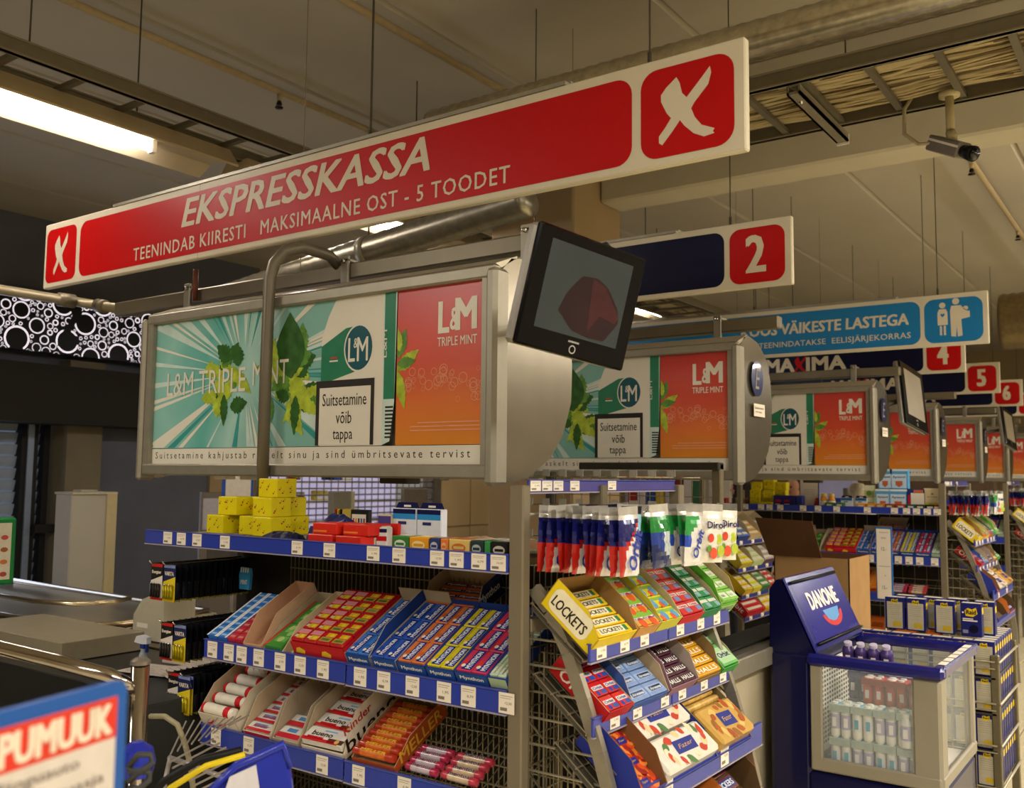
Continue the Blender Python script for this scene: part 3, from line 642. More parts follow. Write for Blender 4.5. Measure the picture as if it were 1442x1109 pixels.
# ---- rack 1 (long side)
LABX1 = [at(p, 757, Y=2.0).x for p in (232, 251, 273, 312, 413, 458, 519, 555, 608, 635, 666, 693)]
LABX2 = [at(p, 920, Y=2.0).x for p in (294, 317, 335, 359, 389, 417, 449)]
LABX2b = [at(p, 960, Y=2.0).x for p in (499, 532, 572, 616, 650, 703)]
LABX3 = [at(p, 1040, Y=2.0).x for p in (299, 345, 448)]
LABX3b = [at(p, 1080, Y=2.0).x for p in (497, 561, 640)]
def long_rack(label, Yf, x0, x1, z=(1.352, 1.0, .73), full=True, split=None, lab=None):
    t = T('candy_rack', label, 'rack', (x0, Yf, 0)); L = x1-x0
    for x in (L,): part(t, 'post', lambda b: b.bev((x, 0.0, 0), (x+.045, .035, 1.575), mt('7d735f', .45, .3, .04, 6), .004))
    for x in (.0, L): part(t, 'rear_post', lambda b: b.bev((x, .40, 0), (x+.045, .435, 1.575 if x else 1.5), mt('6b6250', .45, .3, .04, 6), .004))
    part(t, 'shelf_board', lambda b: b.bev((.0, .005, z[0]+.012), (L, .42, z[0]+.03), mt('8a7c60', .5, .1), .003))
    rail(t, FY_l(0, -.0, z[0]), L, .044, [v-x0 for v in (lab[0] if lab else [])])
    sp = (split or L*.53)
    for zi, (a, b_) in enumerate(((1, 2), (3, 4))):
        zz = z[1+zi]; xl = .35
        rail(t, FY_l(xl, -.0, zz), sp-xl-.003, .056, [v-x0-xl for v in (lab[a] if lab else [])])
        rail(t, FY_l(sp+.003, -.0, zz-.002), L-sp-.003, .056, [v-x0-sp for v in (lab[b_] if lab else [])])
        for X0, X1 in ((xl, sp-.005), (sp+.005, L)):
            wire_tray(t, TR((0, 0, 0)) @ LR(X0, .012, zz+.012), X1-X0, .30, int((X1-X0)/.026) if full else 10)
    if full:
        wire_tray(t, LR(.35, .012, .45), L-.35, .3, 34)
        rail(t, FY_l(.35, 0, .42), L-.35, .056, [])
        grid(t, FY(.35, .36, .3), L-.35, 1.05, 60, 12)
    else: grid(t, FY(.3, .36, .3), L-.3, 1.05, 16, 6)
    part(t, 'shade_backing', lambda b: b.box((.02, .385, .1), (L, .395, 1.33), mt('2a2620', .7, .1, .2, 8)))  # dark sheet stands in for the dim space behind the wire grid
    part(t, 'base_plinth', lambda b: b.bev((.3, .03, 0), (L, .42, .12), GREYD, .005))
    return t
def FY_l(x, y, z): return TR((x, y, z))
long_rack('long candy rack of the nearest checkout, full of sweets and chewing gum', 2.0, -3.0, -1.431, lab=(LABX1, LABX2, LABX2b, LABX3, LABX3b), split=-2.0+3.0)

# ---- endcap
def endcap(label, X0, Y0, W=.86, full=True, labels=True, hook=True, fourth=True):
    "end rack facing +X. local frame: x along +Y of the place, y towards the back (-X), z up; origin floor at the back posts"
    M = TR((X0, Y0, 0)) @ Matrix(((0, -1, 0, 0), (1, 0, 0, 0), (0, 0, 1, 0), (0, 0, 0, 1)))
    t = T('end_rack', label, 'rack', M)
    mp = mt('7d735f', .45, .3, .04, 6)
    part(t, 'post', lambda b: b.bev((W, -.02, 0), (W+.04, .02, 1.575), mp, .004))
    part(t, 'cross_bar', lambda b: b.bev((0, -.015, 1.2), (W, .015, 1.235), mp, .003))
    for x in (.02, W-.02):
        pts = [(x, -.01, 1.31), (x, -.06, 1.26), (x, -.115, 1.16), (x, -.16, 1.05), (x, -.205, .93), (x, -.25, .79), (x, -.28, .66), (x, -.30, .5), (x, -.31, .1)]
        def arm(b):
            n = len(pts)
            for i in range(n-1):
                p, q = V(pts[i]), V(pts[i+1]); d = (q-p).normalized(); nrm = V((0, -d.z, d.y))
                vs = []
                for pp in (p, q):
                    for sx in (-.010, .010):
                        for sn in (-.017, .017): vs.append(pp+V((sx, 0, 0))+nrm*sn)
                b.add(vs, [(0, 1, 5, 4), (2, 6, 7, 3), (0, 4, 6, 2), (1, 3, 7, 5), (0, 2, 3, 1), (4, 5, 7, 6)], mt('98907e', .35, .5))
        part(t, 'curved_arm', arm)
    if full:
        for x in (.03, W-.03):
            def side(b):
                for k in range(11):
                    z = 1.18-.066*k; yy = -.06-.21*min(1, (1.26-z)/.6)
                    b.tube([(x, .02, z), (x, yy, z)], .0032, mt('b0a88e', .35, .5), 5)
                for k in range(6):
                    b.tube([(x, .01-.045*k, .4), (x, .01-.045*k, 1.25-.1*k)], .0022, WIRE, 4)
                for k in range(5): b.tube([(x+.01, .02, 1.1-.13*k), (x+.01, -.24, .88-.13*k)], .003, WIRE, 4)
            part(t, 'side_grid', side)
        grid(t, fr((0, .03, .4), (1, 0, 0), (0, 0, 1)), W, .9, 24, 12)
    lab = lambda ys: [y-2.04 for y in ys] if labels else []
    if hook:
        rail(t, TR((.0, -.0, 1.557)), W-.0, .03, lab((2.045, 2.10, 2.155, 2.24, 2.45)), mt('4a4688', .3, 0, .1, 12, coat=.3))
        def hooks(b):
            for k in range(7):
                x = .06+.105*k
                b.tube([(x, .01, 1.50), (x, -.20, 1.505), (x, -.21, 1.52)], .003, CHROME, 6)
            b.tube([(0, .0, 1.50), (W, .0, 1.50)], .005, ALU, 6)
        part(t, 'hook', hooks)
    tr_ = ((-.185, 1.145, .043, .43), (-.195, .969, .043, .43), (-.29, .785, .062, None), (-.30, .60, .045, None))
    for i, (y, z, h_, spl) in enumerate(tr_[:4 if fourth else 3]):
        xs = ((0, spl-.003), (spl+.003, W)) if spl else ((0, W),)
        for j, (a, b_) in enumerate(xs):
            L_ = {(0, 0): (2.07, 2.19, 2.30), (0, 1): (2.52, 2.66, 2.78), (1, 0): (2.12, 2.24, 2.40), (1, 1): (2.51, 2.66, 2.80), (2, 0): (2.22, 2.58), }.get((i, j), ())
            rail(t, TR((a, y, z)), b_-a, h_, [v-a for v in lab(L_)], mt('3c4596', .35, 0, .04, 10, coat=.2), wide=(i == 2))
        wire_tray(t, fr((0, y+.01, z+.012), (1, 0, 0), (0, math.cos(A40), math.sin(A40))), W, .2 if i < 2 else .24, 30 if full else 10, comb=(full and i > 1))
        part(t, 'tray_plate', lambda b: b.box((0, 0, -.022), (W, .19 if i < 2 else .23, -.018), mt('5c5648', .5, .3), fr((0, y+.01, z+.012), (1, 0, 0), (0, math.cos(A40), math.sin(A40)))))
    return t
endcap('end rack of the nearest checkout with hanging gum bags and slanted trays', -1.40, 2.04)
# ================================================================== GOODS
STOCK = []          # (root, section) for copying the stock of one rack to the racks behind
SEC = ['']
def put(name, me, M, label, cat, group=None, kids=()):
    o = ob(name, me, None, M, label+(' on near rack' if SEC[0] in ('long', 'end') else ''), cat, group)
    for kn, km in kids: ob(kn, km, o)
    if SEC[0]: STOCK.append((o, SEC[0], label, group))
    return o
def plain_pack(w, d, h, c, top=None, text=None, tc='ffffff', rot=False, stripe=None, front=None, ftext=None, gloss=.22, blob=None, bold=.03, tb=(.1, .25, .8, .5)):
    "packet: x width, y length, z height; print on the top face"
    b = MB(); m = mt(c, gloss, 0, .06, 40, coat=.3); e = .0012
    b.bev((e, e, 0), (w-e, d-e, h), m, .0018, None)
    if top: b.rect(w*.06, d*.04, w*.94, d*.96, mt(top, gloss, 0, .05, 40, coat=.3), None, h+.0002)
    if stripe:
        for x0, y0, x1, y1, sc in stripe: b.rect(w*x0, d*y0, w*x1, d*y1, mt(sc, gloss, 0, .04, 40, coat=.3), None, h+.0004)
    if blob:
        for x, y, r, bc in blob: b.disc(w*x, d*y, w*r, mt(bc, gloss, 0, .05, 40), None, h+.0006, n=10)
    if text:
        tx, ty, tw, th = tb
        if rot: b.text(text, w*(tx+tw), d*ty, d*th, w*tw, mt(tc, .4), None, h+.0008, bold, 0, 1, math.pi/2)
        else: b.text(text, w*tx, d*ty, w*tw, d*th, mt(tc, .4), None, h+.0008, bold)
    if front: b.rect(w*.04, h*.1, w*.96, h*.9, mt(front, gloss), FY(0, 0, 0), .0003)
    if ftext: b.text(ftext, w*.12, h*.3, w*.76, h*.45, mt('e8e4da', .4), FY(0, 0, 0), .0006, bold)
    return b.mesh('packet')
def carton(w, d, h, hf, out, inn='b09a78', fr_=None, ftext=None, ftc='e8e4da', stext=None, side='r', stc='1a1412', sbox=None, lw=True, rw=True, back=True, hl=None, hr=None):
    "open display carton: high side walls sloping to a low front"
    b = MB(); mo = mt(out, .55, 0, .05, 20); mi_ = mt(inn, .8, 0, .06, 20); th = .0025
    def wall(x, x2, H, outer_l):
        P = [(0, 0), (d, 0), (d, H), (d*.35, H), (0, hf)]
        M = fr((x, 0, 0), (0, 1, 0), (0, 0, 1))
        n = len(P)
        b.add([M @ V((p[0], p[1], 0)) for p in P], [tuple(range(n))[::-1]], mo if outer_l else mi_)
        b.add([M @ V((p[0], p[1], th)) for p in P], [tuple(range(n))], mi_ if outer_l else mo)
        vs = [M @ V((p[0], p[1], 0)) for p in P]+[M @ V((p[0], p[1], th)) for p in P]
        b.add(vs, [(i, (i+1) % n, n+(i+1) % n, n+i) for i in range(n)], mi_)
    hl = hl or h; hr = hr or h
    if lw: wall(0, 0, hl, True)
    if rw: wall(w-th, 0, hr, False)
    b.box((0, 0, 0), (w, th, hf), mo); b.box((0, 0, 0), (w, d, .002), mi_)
    if back: b.box((0, d-th, 0), (w, d, h), mi_, None, dict(k=mo))
    if fr_: b.rect(w*.03, hf*.08, w*.97, hf*.92, mt(fr_, .45, 0, .05, 20), FY(0, 0, 0), .0004)
    if ftext: b.text(ftext, w*.14, hf*.30, w*.72, hf*.42, mt(ftc, .5), FY(0, 0, 0), .0008, .025)
    me = b.mesh('carton'); kids = []
    if stext:
        k = MB()
        M = fr((w, 0, 0), (0, 1, 0), (0, 0, 1)) if side == 'r' else fr((0, d, 0), (0, -1, 0), (0, 0, 1))
        H = hr if side == 'r' else hl
        if sbox: k.rect(d*.08, H*.12, d*.84, H*.88, mt(sbox, .5), M, .0005, H*.25)
        for (s_, x, y, ww, hh, c_) in stext: k.text(s_, d*x, H*y, d*ww, H*hh, mt(c_, .5), M, .001, .02, .1)
        kids.append(('side_print', k.mesh('side_print')))
    return me, kids
def fill(M, me, w, d, nx, ny, desc, cat, group, name, gx=.0008, gy=.0008, jit=.0, skip=(), z=.003, x0=0, y0=.004):
    rnd = random.Random(len(desc)*7+nx)
    for j in range(ny):
        for i in range(nx):
            if (i, j) in skip: continue
            lab = ('%s, %s from left, %s row' % (desc, ORD[i], ORD[j])) if nx > 1 else '%s, %s from front' % (desc, ORD[j])
            K = M @ TR((x0+i*(w+gx)+rnd.uniform(-jit, jit), y0+j*(d+gy)+rnd.uniform(-jit, jit), z+jit*rnd.random())) @ Matrix.Rotation(rnd.uniform(-1, 1)*jit*12, 4, 'Z')
            put(name, me, K, lab, cat, group)
XP = lambda px, Y=2.0, py=940: at(px, py, Y=Y).x
SEC[0] = 'long'
z2 = 1.040
# -- second shelf, left to right
xa, xb, xc = XP(291), XP(319), XP(341)
w = (xb-xa)/2-.0012
fill(LR(xa, z=z2), plain_pack(w, .030, .032, '2f6fc0', top='3a7fd0', stripe=[(0, 0, .18, 1, 'eef2f6'), (.82, 0, 1, 1, 'eef2f6'), (.25, .3, .75, .6, '9cc4ea')]), w, .030, 2, 8, 'blue and white gum pack', 'gum pack', 'blue and white gum packs', 'gum_pack')
w = (xc-xb)/2-.0012
fill(LR(xb, z=z2), plain_pack(w, .030, .032, 'c02838', top='c83848', stripe=[(.2, .3, .8, .6, 'd88a80')]), w, .030, 2, 8, 'red gum pack with pale print', 'gum pack', 'red gum packs', 'gum_pack')
b = MB(); m = mt('3a94cc', .4)
b.prism([(0, 0), (.052, 0), (.058, .055), (.052, .075), (.004, .078), (-.003, .05)], .012, m, FY(0, 0, 0) @ TR((0, 0, -.012)))
for k in range(4): b.poly([(.006+.012*k, .06), (.012+.012*k, .06), (.014+.012*k, .077), (.008+.012*k, .077)], WHITE, FY(0, 0, 0), .001)
b.text('MINT', .008, .018, .036, .016, WHITE, FY(0, 0, 0), .001, .03)
put('advert_card', b.mesh('advert_card'), TR((XP(333, 2.25), 2.25, 1.185)), 'blue card reading MINT standing behind the blue gum packs', 'card')
def car(x0, x1, d, h, hf, *a, y=2.008, z=z2, label='', group=None, name='display_carton', ang=A28, **k):
    me, kids = carton(x1-x0, d, h, hf, *a, **k); M = LR(x0, y, z, ang)
    put(name, me, M, label, 'carton', group, kids); return M
x0, x1 = XP(343), XP(369)
M = car(x0, x1, .27, .085, .03, 'c8a184', 'c49a78', label='tall pinkish cardboard carton beside the red gum packs')
x0, x1 = XP(370), XP(397)
M = car(x0, x1, .27, .05, .02, '3c8a34', 'b4a488', label='low carton that holds the green sweets bags')
gb = plain_pack(x1-x0-.008, .118, .03, '3f8f35', stripe=[(0, 0, .14, 1, 'c23a26'), (.3, .2, .9, .42, '64ac4c'), (.3, .6, .85, .8, '74b85c')], blob=[(.55, .3, .16, 'a8c878'), (.7, .55, .14, '8cc06c'), (.5, .8, .15, 'a8c878')])
fill(M, gb, x1-x0-.008, .118, 1, 2, 'green sweets bag with red edge', 'sweets bag', 'green sweets bags', 'sweets_bag', x0=.004)
x0, x1 = XP(397), XP(411)
M = car(x0, x1, .27, .06, .02, 'd8c4a0', 'd0bc98', label='narrow cream carton left of the red candy boxes')
x0, x1 = XP(412), XP(487); W4 = (x1-x0-.004)/4
M = car(x0, x1, .275, .05, .045, 'b4161c', 'a01418', fr_='b81a20', label='red display carton of stacked candy boxes', ftext=None, z=1.056)
rb = plain_pack(W4-.001, .051, .05, 'b8161e', top='c01c26', stripe=[(.1, .55, .92, .95, 'd88a92'), (.35, .12, .95, .5, 'd8b020'), (.15, .2, .4, .42, 'c8d0a8')], blob=[(.7, .3, .14, 'e8c838')])
rb2 = plain_pack(W4-.001, .051, .05, 'b8161e', top='c01c26', stripe=[(.1, .12, .92, .5, 'a8a040'), (.3, .55, .95, .9, 'd8b020'), (.2, .2, .8, .4, '708040')], blob=[(.7, .7, .14, 'e8c838')])
for part_, me_, skx, nm in ((0, rb, (2, 3), 'pale pink'), (1, rb2, (0, 1), 'olive green')):
    fill(M, me_, W4-.001, .051, 4, 5, 'red candy box with %s window' % nm, 'candy box', 'red candy boxes on the second shelf', 'candy_box', skip=[(i, j) for i in skx for j in range(5)], z=.006, x0=.002)
b = MB(); 
for k in range(2): b.poly([(.012+.11*k, .01), (.05+.11*k, .008), (.055+.11*k, .02), (.035+.11*k, .03), (.02+.11*k, .026)], mt('e0b820', .4), M @ FY(0, 0, 0), .001)
b.build('yellow_print', [o for o, *_ in STOCK if o.name.startswith('display_carton')][-1], M=M.inverted())
myn = [(487, 522, '2c5cb0', '3c78c8', 'pale blue', 2), (523, 559, '2448a0', '2c58b4', 'dark blue', 3), (560, 600, 'c8642c', 'd8783c', 'orange', 3), (601, 641, 'c8b81c', 'd8c828', 'yellow', 3), (642, 688, 'b82848', 'c83858', 'pink', 3), (689, 715, 'a8bc98', 'b8ccb0', 'pale green', 3)]
for (p0, p1, c, c2, nm, ny) in myn:
    x0, x1 = XP(p0), XP(p1); ww = (x1-x0-.004)/2
    M = car(x0, x1, .28, .052 if nm not in ('pale blue', 'dark blue') else .075, .034, '1c3c84', 'b4a488' if nm in ('pale blue', 'dark blue') else '24408c', fr_='1c4a94' if nm != 'pale green' else '9cb090', ftext='Mynthon' if nm != 'pale green' else None, label='blue display carton of %s pastille packs' % nm, group=None, hr=.075 if nm == 'pale blue' else .04, hl=.04, z=1.056)
    blue = '1c2c84' if nm not in ('pale green',) else 'd0dcc8'
    me = plain_pack(ww-.0012, .088, .032, c2, stripe=[(.42, .06, .96, .96, blue), (.3, .06, .44, .3, blue)] if nm != 'pale green' else [(.1, .1, .9, .5, 'd4dcc8'), (.4, .1, .6, .9, '88a078')], blob=[(.24, .42, .17, 'd83838' if nm == 'pink' else c), (.3, .22, .13, 'e8e0c8')], text='MYNTHON' if nm != 'pale green' else 'FRESH' and None, rot=True, tb=(.52, .10, .34, .80), tc='dfe4f0')
    fill(M, me, ww-.0012, .088, 2, 3, '%s pastille pack' % nm, 'pastille pack', '%s pastille packs' % nm, 'pastille_pack', x0=.002, z=.006, jit=.0006)
# mixed carton behind
x0, x1 = XP(592, 2.22, 880), XP(668, 2.22, 880)
me, kids = carton(x1-x0, .15, .075, .02, '1a2048', 'b8a488', stext=[('Mynthon', .15, .3, .7, .4, 'c8ccd8')])
M = LR(x0, 2.24, 1.185, math.radians(24)); put('display_carton', me, M, 'kraft and navy carton at the back of the second shelf', 'carton', None, kids)
me = plain_pack((x1-x0)/2-.01, .03, .03, 'c8642c', stripe=[(.02, .3, .98, .75, '1c2c84')], text='Mynthon', tb=(.1, .34, .8, .36))
fill(M, me, (x1-x0)/2-.01, .03, 2, 4, 'orange and navy pastille pack in rear carton', 'pastille pack', 'pastille packs in the rear carton', 'pastille_pack', x0=.006)

# -- third shelf
z3 = .782
x0, x1 = XP(284, 2.0, 1010), XP(335, 2.0, 1030)
b = MB()
M = car(x0, x1, .26, .095, .05, 'd6cab4', 'c4b090', label='open white carton of round white sweets with red ribbon print', z=z3)
# bow print
b.poly([(.02, .012), (.05, .02), (.075, .035), (.06, .012)], RED, M @ FY(0, 0, 0), .001); b.poly([(.08, .012), (.10, .02), (.13, .03), (.12, .01)], RED, M @ FY(0, 0, 0), .001)
b.build('ribbon_print', STOCK[-1][0], M=M.inverted())
def roll_sweet(w):
    b = MB(); r = .019; R = mt('c42028', .5); P = mt('e4dccb', .45)
    prof = [(.004, 0), (r*.9, .004), (r, w*.12), (r, w*.28), (r*.95, w*.3), (r*.95, w*.7), (r, w*.72), (r, w*.88), (r*.9, w-.004), (.003, w)]
    b.lathe(prof, P, 12, fr((0, r, r), (0, 1, 0), (0, 0, 1)) , mats=[P, R, P, P, P, P, R, P, P, P]); return b.mesh('sweet_roll')
fill(M, roll_sweet(x1-x0-.02), x1-x0-.02, .045, 1, 5, 'white coconut sweets roll with red ends', 'sweets roll', 'white sweets rolls', 'sweets_roll', x0=.01, gy=.003, z=.035, jit=.002)
x0, x1 = XP(342, 2.0, 1040), XP(380, 2.0, 1040)
M = car(x0, x1, .26, .08, .02, 'd6cab4', 'c4b090', label='white carton of small kinder bars with red ribbon print', z=z3, fr_='c42028')
fill(M, plain_pack(x1-x0-.012, .04, .018, 'dcd8d0', stripe=[(.0, 0, 1, .3, 'c42430'), (.2, .45, .7, .8, '7098c8')], text='kinder', tc='b02030', tb=(.2, .4, .6, .35)), x1-x0-.012, .04, 1, 6, 'small white and red milk chocolate bar', 'chocolate bar', 'small chocolate bars', 'chocolate_bar', x0=.006, z=.006)
x0, x1 = XP(384, 2.0, 1050), XP(420, 2.0, 1050)
M = car(x0, x1, .26, .085, .02, 'b8a890', 'b0a088', label='kraft carton with only a few chocolate bars left', z=z3)
fill(M, plain_pack(x1-x0-.012, .05, .02, 'dcd8d0', stripe=[(.0, 0, 1, .4, 'c42430'), (.3, .5, .7, .8, '5088c0')]), x1-x0-.012, .05, 1, 2, 'white and red chocolate bar, almost the last', 'chocolate bar', 'last chocolate bars', 'chocolate_bar', x0=.006, z=.006)
x0, x1 = XP(424, 2.0, 1060), XP(484, 2.0, 1060)
M = car(x0, x1, .27, .10, .02, 'ddd2bd', 'b4a488', label='white bueno carton with big lettering on its side', z=z3, stext=[('bueno', .06, .10, .86, .42, '24160e'), ('Kinder', .10, .62, .46, .24, 'b02828')], hl=.085)
fill(M, plain_pack(x1-x0-.012, .058, .022, 'e2ddd4', stripe=[(.0, 0, .9, .22, 'cc2028'), (.1, .15, .5, .32, 'cc2028'), (.62, .05, 1, .35, '5c3420'), (.4, .72, .7, .82, '8cb4d8')], text='bueno', tc='2a1c14', tb=(.16, .38, .5, .32), blob=[(.85, .2, .05, 'd8b060')]), x1-x0-.012, .058, 1, 4, 'white hazelnut bar reading bueno', 'chocolate bar', 'white bueno bars', 'chocolate_bar', x0=.004, z=.02, jit=.0015)
x0, x1 = XP(495, 2.0, 1080), XP(556, 2.0, 1090)
M = car(x0, x1, .25, .055, .02, 'a4481c', 'b49870', label='orange red carton packed with toffee rolls', z=z3, stext=[('MELLER', .1, .2, .8, .6, 'd8a030')], hl=.05)
def candy_roll(w, r, c1, c2, text, tc, n=10):
    b = MB(); A = mt(c1, .3, 0, .2, 60, coat=.4); B = mt(c2, .3, 0, .1, 60, coat=.4)
    prof = [(r*.4, 0), (r*.9, .002), (r, .008)]+[(r, w*t) for t in (.2, .8)]+[(r, w-.008), (r*.9, w-.002), (r*.4, w)]
    b.lathe(prof, A, n, fr((0, r, r), (0, 1, 0), (0, 0, 1)), mats=[B, B, B, A, B, B, B, B])
    if text: b.text(text, w*.2, r*.6, w*.6, r*.8, mt(tc, .4), None, 2*r+.0002, .04)
    return b.mesh('candy_roll')
fill(M, candy_roll(x1-x0-.008, .012, 'c8641c', 'a83014', 'MELLER', 'e8c040'), x1-x0-.008, .024, 1, 9, 'orange toffee roll with gold print', 'sweets roll', 'orange toffee rolls', 'sweets_roll', x0=.004, z=.022)
M = LR(XP(566, 2.0, 1090), z=z3)
fill(M, candy_roll(.115, .0115, 'b8a8b0', 'a82848', 'mentos', '6a2038'), .115, .023, 1, 4, 'pink and white mentos roll, left group', 'sweets roll', 'left mentos rolls', 'sweets_roll', z=.004, jit=.002, y0=.01)
M = LR(XP(566, 2.0, 1090)+.128, z=z3)
fill(M, candy_roll(.12, .0115, 'c8b090', 'b83848', 'mentos', '3a2860'), .12, .023, 1, 4, 'cream and red mentos roll, right group', 'sweets roll', 'right mentos rolls', 'sweets_roll', z=.004, jit=.002, y0=.01)

# -- top shelf of the nearest rack
SEC[0] = 'top'
ZT = 1.383
def bx(name, c, w, d, h, x, y, z, label, cat, group=None, rot=0, deco=None):
    b = MB(); m = mt(c, .4, 0, .05, 30, coat=.1); b.bev((0, 0, 0), (w, d, h), m, .0025)
    if deco: deco(b, w, d, h)
    return put(name, b.mesh(name), TR((x, y, z)) @ Matrix.Rotation(rot, 4, 'Z'), label, cat, group)
def yel_deco(seed):
    def f(b, w, d, h):
        r = random.Random(seed); m = mt('b83020', .5)
        for F_, ww, hh in ((FY(0, 0, 0), w, h), (FX(w, 0, 0), d, h), (TR((0, 0, h)), w, d)):
            for k in range(5):
                x, y = r.uniform(.1, .9)*ww, r.uniform(.15, .85)*hh; s_ = .004
                b.poly([(x-s_, y), (x, y-s_*.7), (x+s_, y), (x+s_*.4, y+s_), (x, y+s_*.5), (x-s_*.5, y+s_)], m, F_, .0005)
                b.rect(x+s_, y+s_, x+s_*1.6, y+s_*2.2, mt('5a8030', .5), F_, .0005)
        if seed == 5:
            for k in range(7): b.rect(d*.42, h*(.18+.09*k), d*.74, h*(.18+.09*k)+.003, INK, FX(w, 0, 0), .0008)
    return f
Y0 = [(-2.745, 2.06, 0, 1, 'bottom left of the pile'), (-2.60, 2.08, 0, 2, 'bottom row, middle of the pile'), (-2.505, 2.06, 0, 3, 'bottom row, right end of the pile'), (-2.53, 2.16, 0, 4, 'bottom row behind the right end'),
      (-2.70, 2.07, 1, 6, 'second row, left end of the pile'), (-2.62, 2.14, 1, 5, 'second row, with barcode, middle of the pile'), (-2.52, 2.07, 1, 7, 'second row, right end of the pile'), (-2.545, 2.16, 1, 8, 'second row, rear right of the pile'), (-2.53, 2.10, 2, 9, 'topmost of the pile')]
for x, y, l, sd, tx in Y0:
    bx('gift_box', 'e0d010', .092, .085, .062, x, y, ZT+.012+l*.0625, 'yellow box with red dots, %s' % tx, 'box', 'yellow boxes on the nearest rack', random.Random(sd).uniform(-.06, .06), yel_deco(sd))
bx('flat_box', 'd8c810', .05, .12, .012, -2.79, 2.02, ZT, 'flat yellow box lying under the pile of yellow boxes', 'box')
bx('lilac_box', '5a48b0', .20, .03, .016, -2.71, 2.01, ZT, 'flat lilac box lying before the yellow boxes', 'box', None, 0, lambda b, w, d, h: (b.rect(w*.5, .002, w*.62, h-.002, WHITE, FY(0, 0, 0), .0006), b.rect(w*.68, .002, w*.8, h-.002, WHITE, FY(0, 0, 0), .0006)))
# blue plastic bags
def lump(w, d, h, c, seed, nx=9, ny=6, rough=.3, dots=None):
    r = random.Random(seed); b = MB(); vs = []
    for j in range(ny+1):
        for i in range(nx+1):
            u, v = i/nx, j/ny; e = (math.sin(math.pi*u)*math.sin(math.pi*v))**.35
            vs.append((w*u+r.uniform(-.004, .004), d*v+r.uniform(-.004, .004), max(0, h*e*(.75+.4*r.random()))))
    fs = [(j*(nx+1)+i, j*(nx+1)+i+1, (j+1)*(nx+1)+i+1, (j+1)*(nx+1)+i) for j in range(ny) for i in range(nx)]
    b.add(vs, fs, mt(c, rough, 0, .12, 40, coat=.4)); b.add([(x, y, 0) for x, y, z in vs], [f[::-1] for f in fs], mt(c, rough, 0, .12, 40, coat=.4)); return b
put('plastic_bag', lump(.20, .12, .085, '1c2458', 3).mesh('bag'), TR((-2.30, 2.08, ZT)), 'crumpled dark blue plastic bag right of the yellow boxes', 'bag')
put('plastic_bag', lump(.16, .08, .035, '16183a', 5).mesh('bag'), TR((-2.44, 2.02, ZT)), 'flat black blue plastic bag before the yellow boxes', 'bag')
for k in range(4):
    bx('booklet', ('b03020', 'e0c020', '1c1a18', 'c8b040')[k], .004, .07, .10, -2.335+.012*k, 2.26, ZT, 'thin %s booklet standing behind the yellow boxes' % ('red', 'yellow', 'black', 'olive')[k], 'booklet', 'booklets on the top shelf')
bx('card_box', '1a1a1c', .08, .02, .10, -2.27, 2.27, ZT, 'black box with colourful figures behind the blue bag', 'box', None, 0, lambda b, w, d, h: (b.rect(.008, .03, w-.008, h-.015, PAPER, FY(0, 0, 0), .0006), [b.rect(.012+.012*i, .05, .02+.012*i, .072, mt(('c84830', 'd0a030', '5a3020', '3070a0', '904030')[i], .5), FY(0, 0, 0), .0009) for i in range(5)]))
# red glue boxes
def redbox_deco(b, w, d, h):
    b.rect(w*.05, h*.2, w*.6, h*.35, mt('e08030', .4), FY(0, 0, 0), .0006); b.rect(d*.55, h*.12, d*.95, h*.85, mt('c0b8a8', .5), FX(w, 0, 0), .0006); b.rect(d*.62, h*.2, d*.85, h*.7, mt('706858', .5), FX(w, 0, 0), .0009)
for k, (x, y, l) in enumerate(((-2.20, 2.02, 0), (-2.08, 2.02, 0), (-2.05, 2.14, 0), (-2.19, 2.03, 1), (-2.07, 2.04, 1), (-2.06, 2.16, 1))):
    bx('red_box', 'd02a1c', .105, .10, .034, x, y, ZT+.0345*l, 'flat red box with white end label, %s' % ('lower left', 'lower right', 'lower rear', 'upper left', 'upper right', 'upper rear')[k], 'box', 'flat red boxes on the top shelf', 0, redbox_deco)
# white/blue packs standing
def cartdeco(b, w, d, h):
    b.rect(.002, h*.72, w-.002, h*.86, mt('2c8ccc', .4), FY(0, 0, 0), .0006); b.rect(w*.25, h*.58, w*.6, h*.66, mt('243060', .5), FY(0, 0, 0), .0008)
    b.rect(.002, h*.86, w-.002, h-.002, NAVY, FY(0, 0, 0), .0006); b.poly([(0, h), (w, h), (w*.9, h+.018), (w*.1, h+.018)], NAVY, FY(0, d*.5, 0), .0); b.rect(w*.35, h+.004, w*.65, h+.010, PAPER, FY(0, d*.5, 0), .001)
for k, x in enumerate((XP(553, 2.17, 720), XP(587, 2.17, 720))): bx('blister_carton', 'dcdfe4', .095, .03, .115, x, 2.17, ZT, 'white carton with blue top and hanging flap, %s of two' % ('left', 'right')[k], 'carton', 'white cartons with hanging flaps', 0, cartdeco)
bx('small_carton', 'e0dcd4', .05, .04, .06, -1.99, 2.08, ZT, 'small white carton with red and blue print', 'carton', None, .3, lambda b, w, d, h: (b.rect(.0, .02, w, .034, RED, FY(0, 0, 0), .0006), b.rect(.0, .045, w, .056, NAVY, FY(0, 0, 0), .0006)))
bx('small_carton', 'c8bc98', .045, .04, .095, -2.03, 2.15, ZT, 'tall cream and purple carton behind the red boxes', 'carton', None, .2, lambda b, w, d, h: (b.rect(.0, .06, w, .09, mt('483c80'), FY(0, 0, 0), .0006)))
bx('flat_pack', 'c8c0cc', .12, .06, .008, -2.03, 2.0+.02, ZT, 'flat grey white packet lying near the front edge', 'packet')
